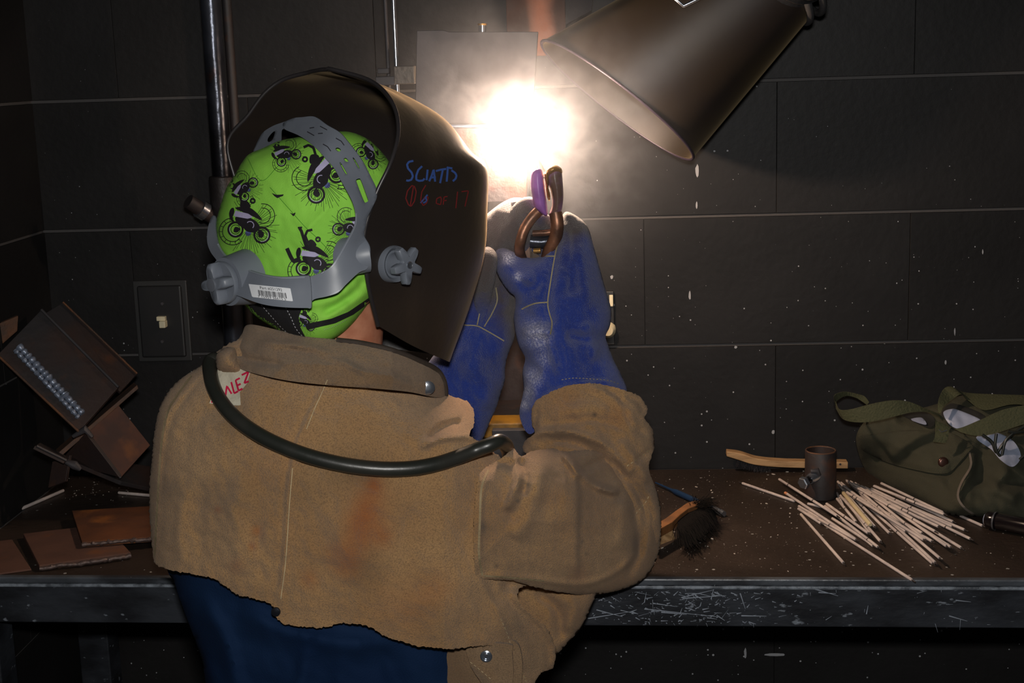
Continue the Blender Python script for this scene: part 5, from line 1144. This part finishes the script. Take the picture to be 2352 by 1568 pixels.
a, b = T(1506, 1108, TZ + .005), T(1663, 1180, TZ + .005); L_ = b - a
MB().tube([a, a + L_ * .25, a + L_ * .32, a + L_ * .86], [.0012, .0022, .0044, .0044], 14).build('barrel', M['bluemetal'], bt)
MB().tube([a + L_ * .86, a + L_ * .97, b], [.0048, .0048, .0040], 14).build('cap', M['chrome'], bt)

# ------------------------------------------------------------------ slag chips
ch = MB(); g = np.random.default_rng(21)
def chip(x, y, s):
    c = T(x, y, TZ + .0003); a = g.uniform(0, 3.14); l, w = s * g.uniform(.8, 2.4), s * g.uniform(.5, 1); d = np.array([math.cos(a), math.sin(a), 0]); e_ = np.array([-d[1], d[0], 0])
    P = [c + d * l * u + e_ * w * v for u, v in ((-1, -.4), (-.3, -1), (.8, -.7), (1, .3), (.2, 1), (-.8, .7))]; h = np.array([0, 0, s * g.uniform(.3, .8)])
    ch.add(P + [c + (p - c) * .7 + h for p in P], [tuple(range(6, 12))] + [(i, (i + 1) % 6, 6 + (i + 1) % 6, 6 + i) for i in range(6)])
for X, Y, s in [(790, 290, 1.8), (748, 275, 1), (875, 276, 1.3), (975, 272, 1.2), (750, 320, 1), (410, 388, 1.6), (416, 402, 1.2), (715, 470, 1), (748, 470, 1.4), (600, 465, 1), (895, 498, 1.3), (892, 530, 1.3), (890, 552, 1), (900, 590, 1), (935, 620, 1.6), (237, 380, 1.1), (155, 322, 1), (318, 368, 1.4), (775, 675, 1), (818, 662, 1), (340, 688, 1), (415, 686, 1.3), (388, 732, 1.2), (110, 742, 1.2), (1225, 685, 1.6), (1245, 682, 1), (1640, 748, 1.3), (1752, 850, 1.2), (552, 776, 1.2), (880, 885, 1), (1820, 806, 1), (1228, 762, .9), (1270, 775, .9)]:
    chip(*Zp(X, Y), s * .0011)
for _ in range(1100):
    x = g.uniform(1490, 2340); y = g.uniform(1082, 1318); w_ = math.exp(-((x - 1620) / 210) ** 2) + .22
    if g.uniform() < w_: chip(x, y, g.choice([.00025, .0004, .0006], p=[.6, .3, .1]))
for _ in range(60): chip(g.uniform(150, 340), g.uniform(1085, 1150), g.choice([.0004, .0007]))
sl = ch.build('slag_chips', M['chip'], None, smooth=False, recalc=False); props(sl, 'scatter of pale slag chips and grit over the bench top', 'slag', kind='stuff')

# ------------------------------------------------------------------ olive bag
bag = thing('canvas_bag', 'olive canvas shoulder bag slumped on the bench against the wall', 'bag', tuple(T(2200, 1170)))
B8 = lambda P: [(1860 + a / 3.734, 840 + b / 3.734) for a, b in P]
tb = lambda x, y: (x, y, float(T(x, y)[1]) - .006)
by_ = RBF([(1970, 1000, -.085), tb(1990, 1082), tb(2047, 1118), tb(2101, 1143), tb(2192, 1183), tb(2290, 1187), tb(2440, 1190), (2430, 930, -.10), (2208, 904, -.08), (2010, 955, -.08), (2200, 1050, -.14)])
bag_out = [(1967, 1001), (1970, 1033), (1986, 1076), (2010, 1097), (2047, 1118), (2101, 1143), (2155, 1169), (2192, 1183), (2290, 1187), (2390, 1190), (2450, 1100), (2440, 960), (2390, 915), (2340, 908), (2270, 906), (2208, 908), (2160, 925), (2100, 940), (2020, 948), (1984, 970)]
body = solid('body', bag_out, by_, .055, .004, M['bag'], bag, step=6, rough=.002, rs=90,
    strokes=[([(1990, 1050), (2050, 1066), (2120, 1082), (2180, 1085), (2225, 1042)], 7, -.006), ([(2232, 1034), (2236, 1070), (2215, 1110), (2205, 1150), (2250, 1184)], 12, .010, 1, .3), ([(2262, 1000), (2250, 1080), (2255, 1150)], 14, -.008), ([(2290, 1112), (2330, 1105), (2390, 1120)], 12, -.010), ([(2240, 1120), (2300, 1130), (2340, 1150)], 14, .007), ([(2060, 960), (2120, 950), (2180, 990)], 14, -.010),
             ([(2290, 1060), (2310, 1090), (2280, 1120)], 14, .008), ([(2180, 1110), (2195, 1060)], 14, -.006)])
Bb = bvh(body)
flap = solid('flap', B8([(420, 600), (560, 590), (800, 560), (1000, 560), (1180, 570), (1300, 620), (1400, 690), (1360, 740), (1290, 820), (1200, 910), (1080, 922), (900, 890), (700, 840), (540, 770), (450, 720), (408, 650)]), by_, 0, .004, M['bag'], bag, flat=True, over=Bb, off=.006, step=6)
Bf = bvh(flap, body); k_ = Ink(Bf, .001); k_.dash(B8([(480, 740), (700, 820), (900, 868), (1080, 900), (1190, 890), (1290, 800), (1350, 730)]), 1, 3, 2); k_.build('stitching', M['web'], flap, kind='stuff')
k_ = Ink(Bf, .0015); k_.stroke(B8([(1370, 740), (1380, 860), (1300, 1000), (1270, 1120), (1330, 1220), (1440, 1290)]), 5, 5, True); k_.build('piping', mat('faded_piping', S(96, 88, 80), .9), body)
MB().lathe(hit(Bf, 2166, 1061, .0), (.05, -1, .2), [(0, .0075), (.002, .0075), (.0034, .0066), (.004, .004)], 24).build('snap', M['snap'], flap)
def ribbon(name, top_, bot_, parent, m_, th=.0016, n=8):
    A = cr([U(*q) for q in top_], n); B = cr([U(*q) for q in bot_], n); k = len(A); o = np.array([0, th, 0])
    V = list(A) + list(B) + list(A + o) + list(B + o); Fc = []
    for i in range(k - 1): Fc += [(i, i + 1, k + i + 1, k + i), (2 * k + i, 3 * k + i, 3 * k + i + 1, 2 * k + i + 1), (i, 2 * k + i, 2 * k + i + 1, i + 1), (k + i, k + i + 1, 3 * k + i + 1, 3 * k + i)]
    Fc += [(0, k, 3 * k, 2 * k), (k - 1, 3 * k - 1, 4 * k - 1, 2 * k - 1)]
    return mk(name, V, Fc, m_, parent, True)
def b8(L_): return [(1860 + a / 3.734, 840 + b / 3.734, y) for a, b, y in L_]
ribbon('strap', b8([(220, 300, -.14), (260, 375, -.155), (360, 372, -.165), (520, 330, -.17), (700, 298, -.17), (850, 308, -.165), (1000, 370, -.16), (1100, 410, -.155), (1150, 450, -.155)]),
       b8([(225, 370, -.14), (290, 460, -.155), (440, 485, -.17), (600, 465, -.175), (760, 425, -.175), (880, 398, -.17), (1000, 395, -.165), (1100, 430, -.16), (1140, 470, -.158)]), bag, M['web'])
ribbon('strap', b8([(212, 310, -.14), (215, 250, -.12), (300, 222, -.10), (400, 240, -.09), (470, 262, -.09), (510, 310, -.095)]), b8([(222, 350, -.14), (235, 300, -.12), (310, 258, -.10), (390, 272, -.095), (440, 300, -.095), (490, 335, -.10)]), bag, M['web'])
ribbon('strap_tab', b8([(1080, 470, -.186), (1075, 600, -.199), (1060, 650, -.203)]), b8([(1200, 520, -.186), (1190, 600, -.199), (1165, 665, -.203)]), bag, M['web'])
MB().tube([U(*q) for q in b8([(1110, 545, -.200), (1130, 568, -.201), (1175, 552, -.200)])], .0008, 6).build('wire_ring', M['chrome'], bag)
ribbon('strap', b8([(1100, 400, -.15), (1105, 300, -.14), (1150, 200, -.12), (1220, 180, -.11), (1340, 230, -.11), (1600, 245, -.12), (1900, 255, -.13), (2100, 270, -.14)]), b8([(1120, 405, -.152), (1150, 350, -.145), (1220, 290, -.13), (1300, 245, -.13), (1360, 300, -.13), (1500, 380, -.15), (1760, 330, -.15), (2100, 380, -.15)]), bag, M['web'])
ribbon('strap', b8([(1150, 460, -.17), (1250, 540, -.19), (1450, 470, -.19), (1650, 380, -.19), (1837, 340, -.19), (2100, 300, -.19)]), b8([(1190, 510, -.175), (1300, 570, -.195), (1450, 600, -.20), (1620, 570, -.20), (1837, 500, -.20), (2100, 440, -.20)]), bag, M['web'])
solid('opening', B8([(780, 410), (900, 400), (1000, 400), (1060, 440), (1070, 500), (1020, 530), (940, 500), (860, 460)]), by_, 0, .003, M['hole'], bag, flat=True, over=Bb, off=.004, step=6)
solid('opening', B8([(1130, 420), (1200, 330), (1330, 350), (1500, 430), (1440, 500), (1250, 545), (1180, 480)]), by_, 0, .003, M['hole'], bag, flat=True, over=Bb, off=.004, step=6)
pb1 = thing('plastic_bag', 'crumpled white plastic bag showing inside the olive bag', 'plastic bag', tuple(U(2195, 960, -.16)))
for q in ([(1150, 400), (1230, 372), (1300, 390), (1400, 430), (1470, 470), (1400, 500), (1320, 540), (1240, 530), (1180, 480)], [(870, 460), (960, 447), (1000, 490), (990, 505), (920, 485)], [(1430, 620), (1560, 580), (1650, 590), (1760, 660), (1810, 780), (1740, 865), (1640, 810), (1560, 720)]):
    solid('fold', B8(q), lambda x, y: by_(x, y) * 1.0 - .004, 0, .003, M['plastic'], pb1, flat=True, over=Bb, off=.008, step=4, rough=.002, rs=18)
cb = thing('black_cord', 'thin black cord looped over the right side of the olive bag', 'cord', tuple(U(2310, 1050, -.22)))
for P in ([(1480, 590, -.215), (1560, 650, -.217), (1600, 740, -.22), (1650, 680, -.22), (1720, 600, -.215), (1837, 520, -.21), (1950, 470, -.21)], [(1600, 580, -.217), (1590, 680, -.22), (1620, 760, -.222), (1680, 800, -.222)], [(1760, 560, -.216), (1680, 640, -.219), (1650, 760, -.222), (1640, 800, -.222)],
          [(1837, 770, -.222), (1760, 840, -.225), (1730, 930, -.228), (1760, 1010, -.23), (1837, 1080, -.232), (1950, 1100, -.23)], [(1860, 560, -.215), (1780, 570, -.218), (1700, 560, -.218)]):
    MB().tube(cr([U(*q) for q in b8(P)], 6), .0021, 8).build('cord', M['rubber'], cb)
tor = thing('torch', 'glossy black torch lying at the right end of the bench in front of the bag', 'torch', tuple(T(2330, 1205)))
a, b = T(2265, 1192, TZ + .0135), T(2480, 1232, TZ + .0135); L_ = b - a
MB().tube([a, a + L_ * .02, a + L_ * .10, a + L_ * .105, a + L_ * .13, a + L_ * .135, b], [.0095, .0118, .0122, .0112, .0112, .0118, .0118], 28).build('barrel', M['torch'], tor)
MB().tube([a + L_ * .095, a + L_ * .112], .0128, 28, cap=False).build('grip_ring', M['chrome'], tor)
lens = MB().tube([a - L_ * .012, a + L_ * .01], .0075, 20).build('lens', M['plastic'], tor)
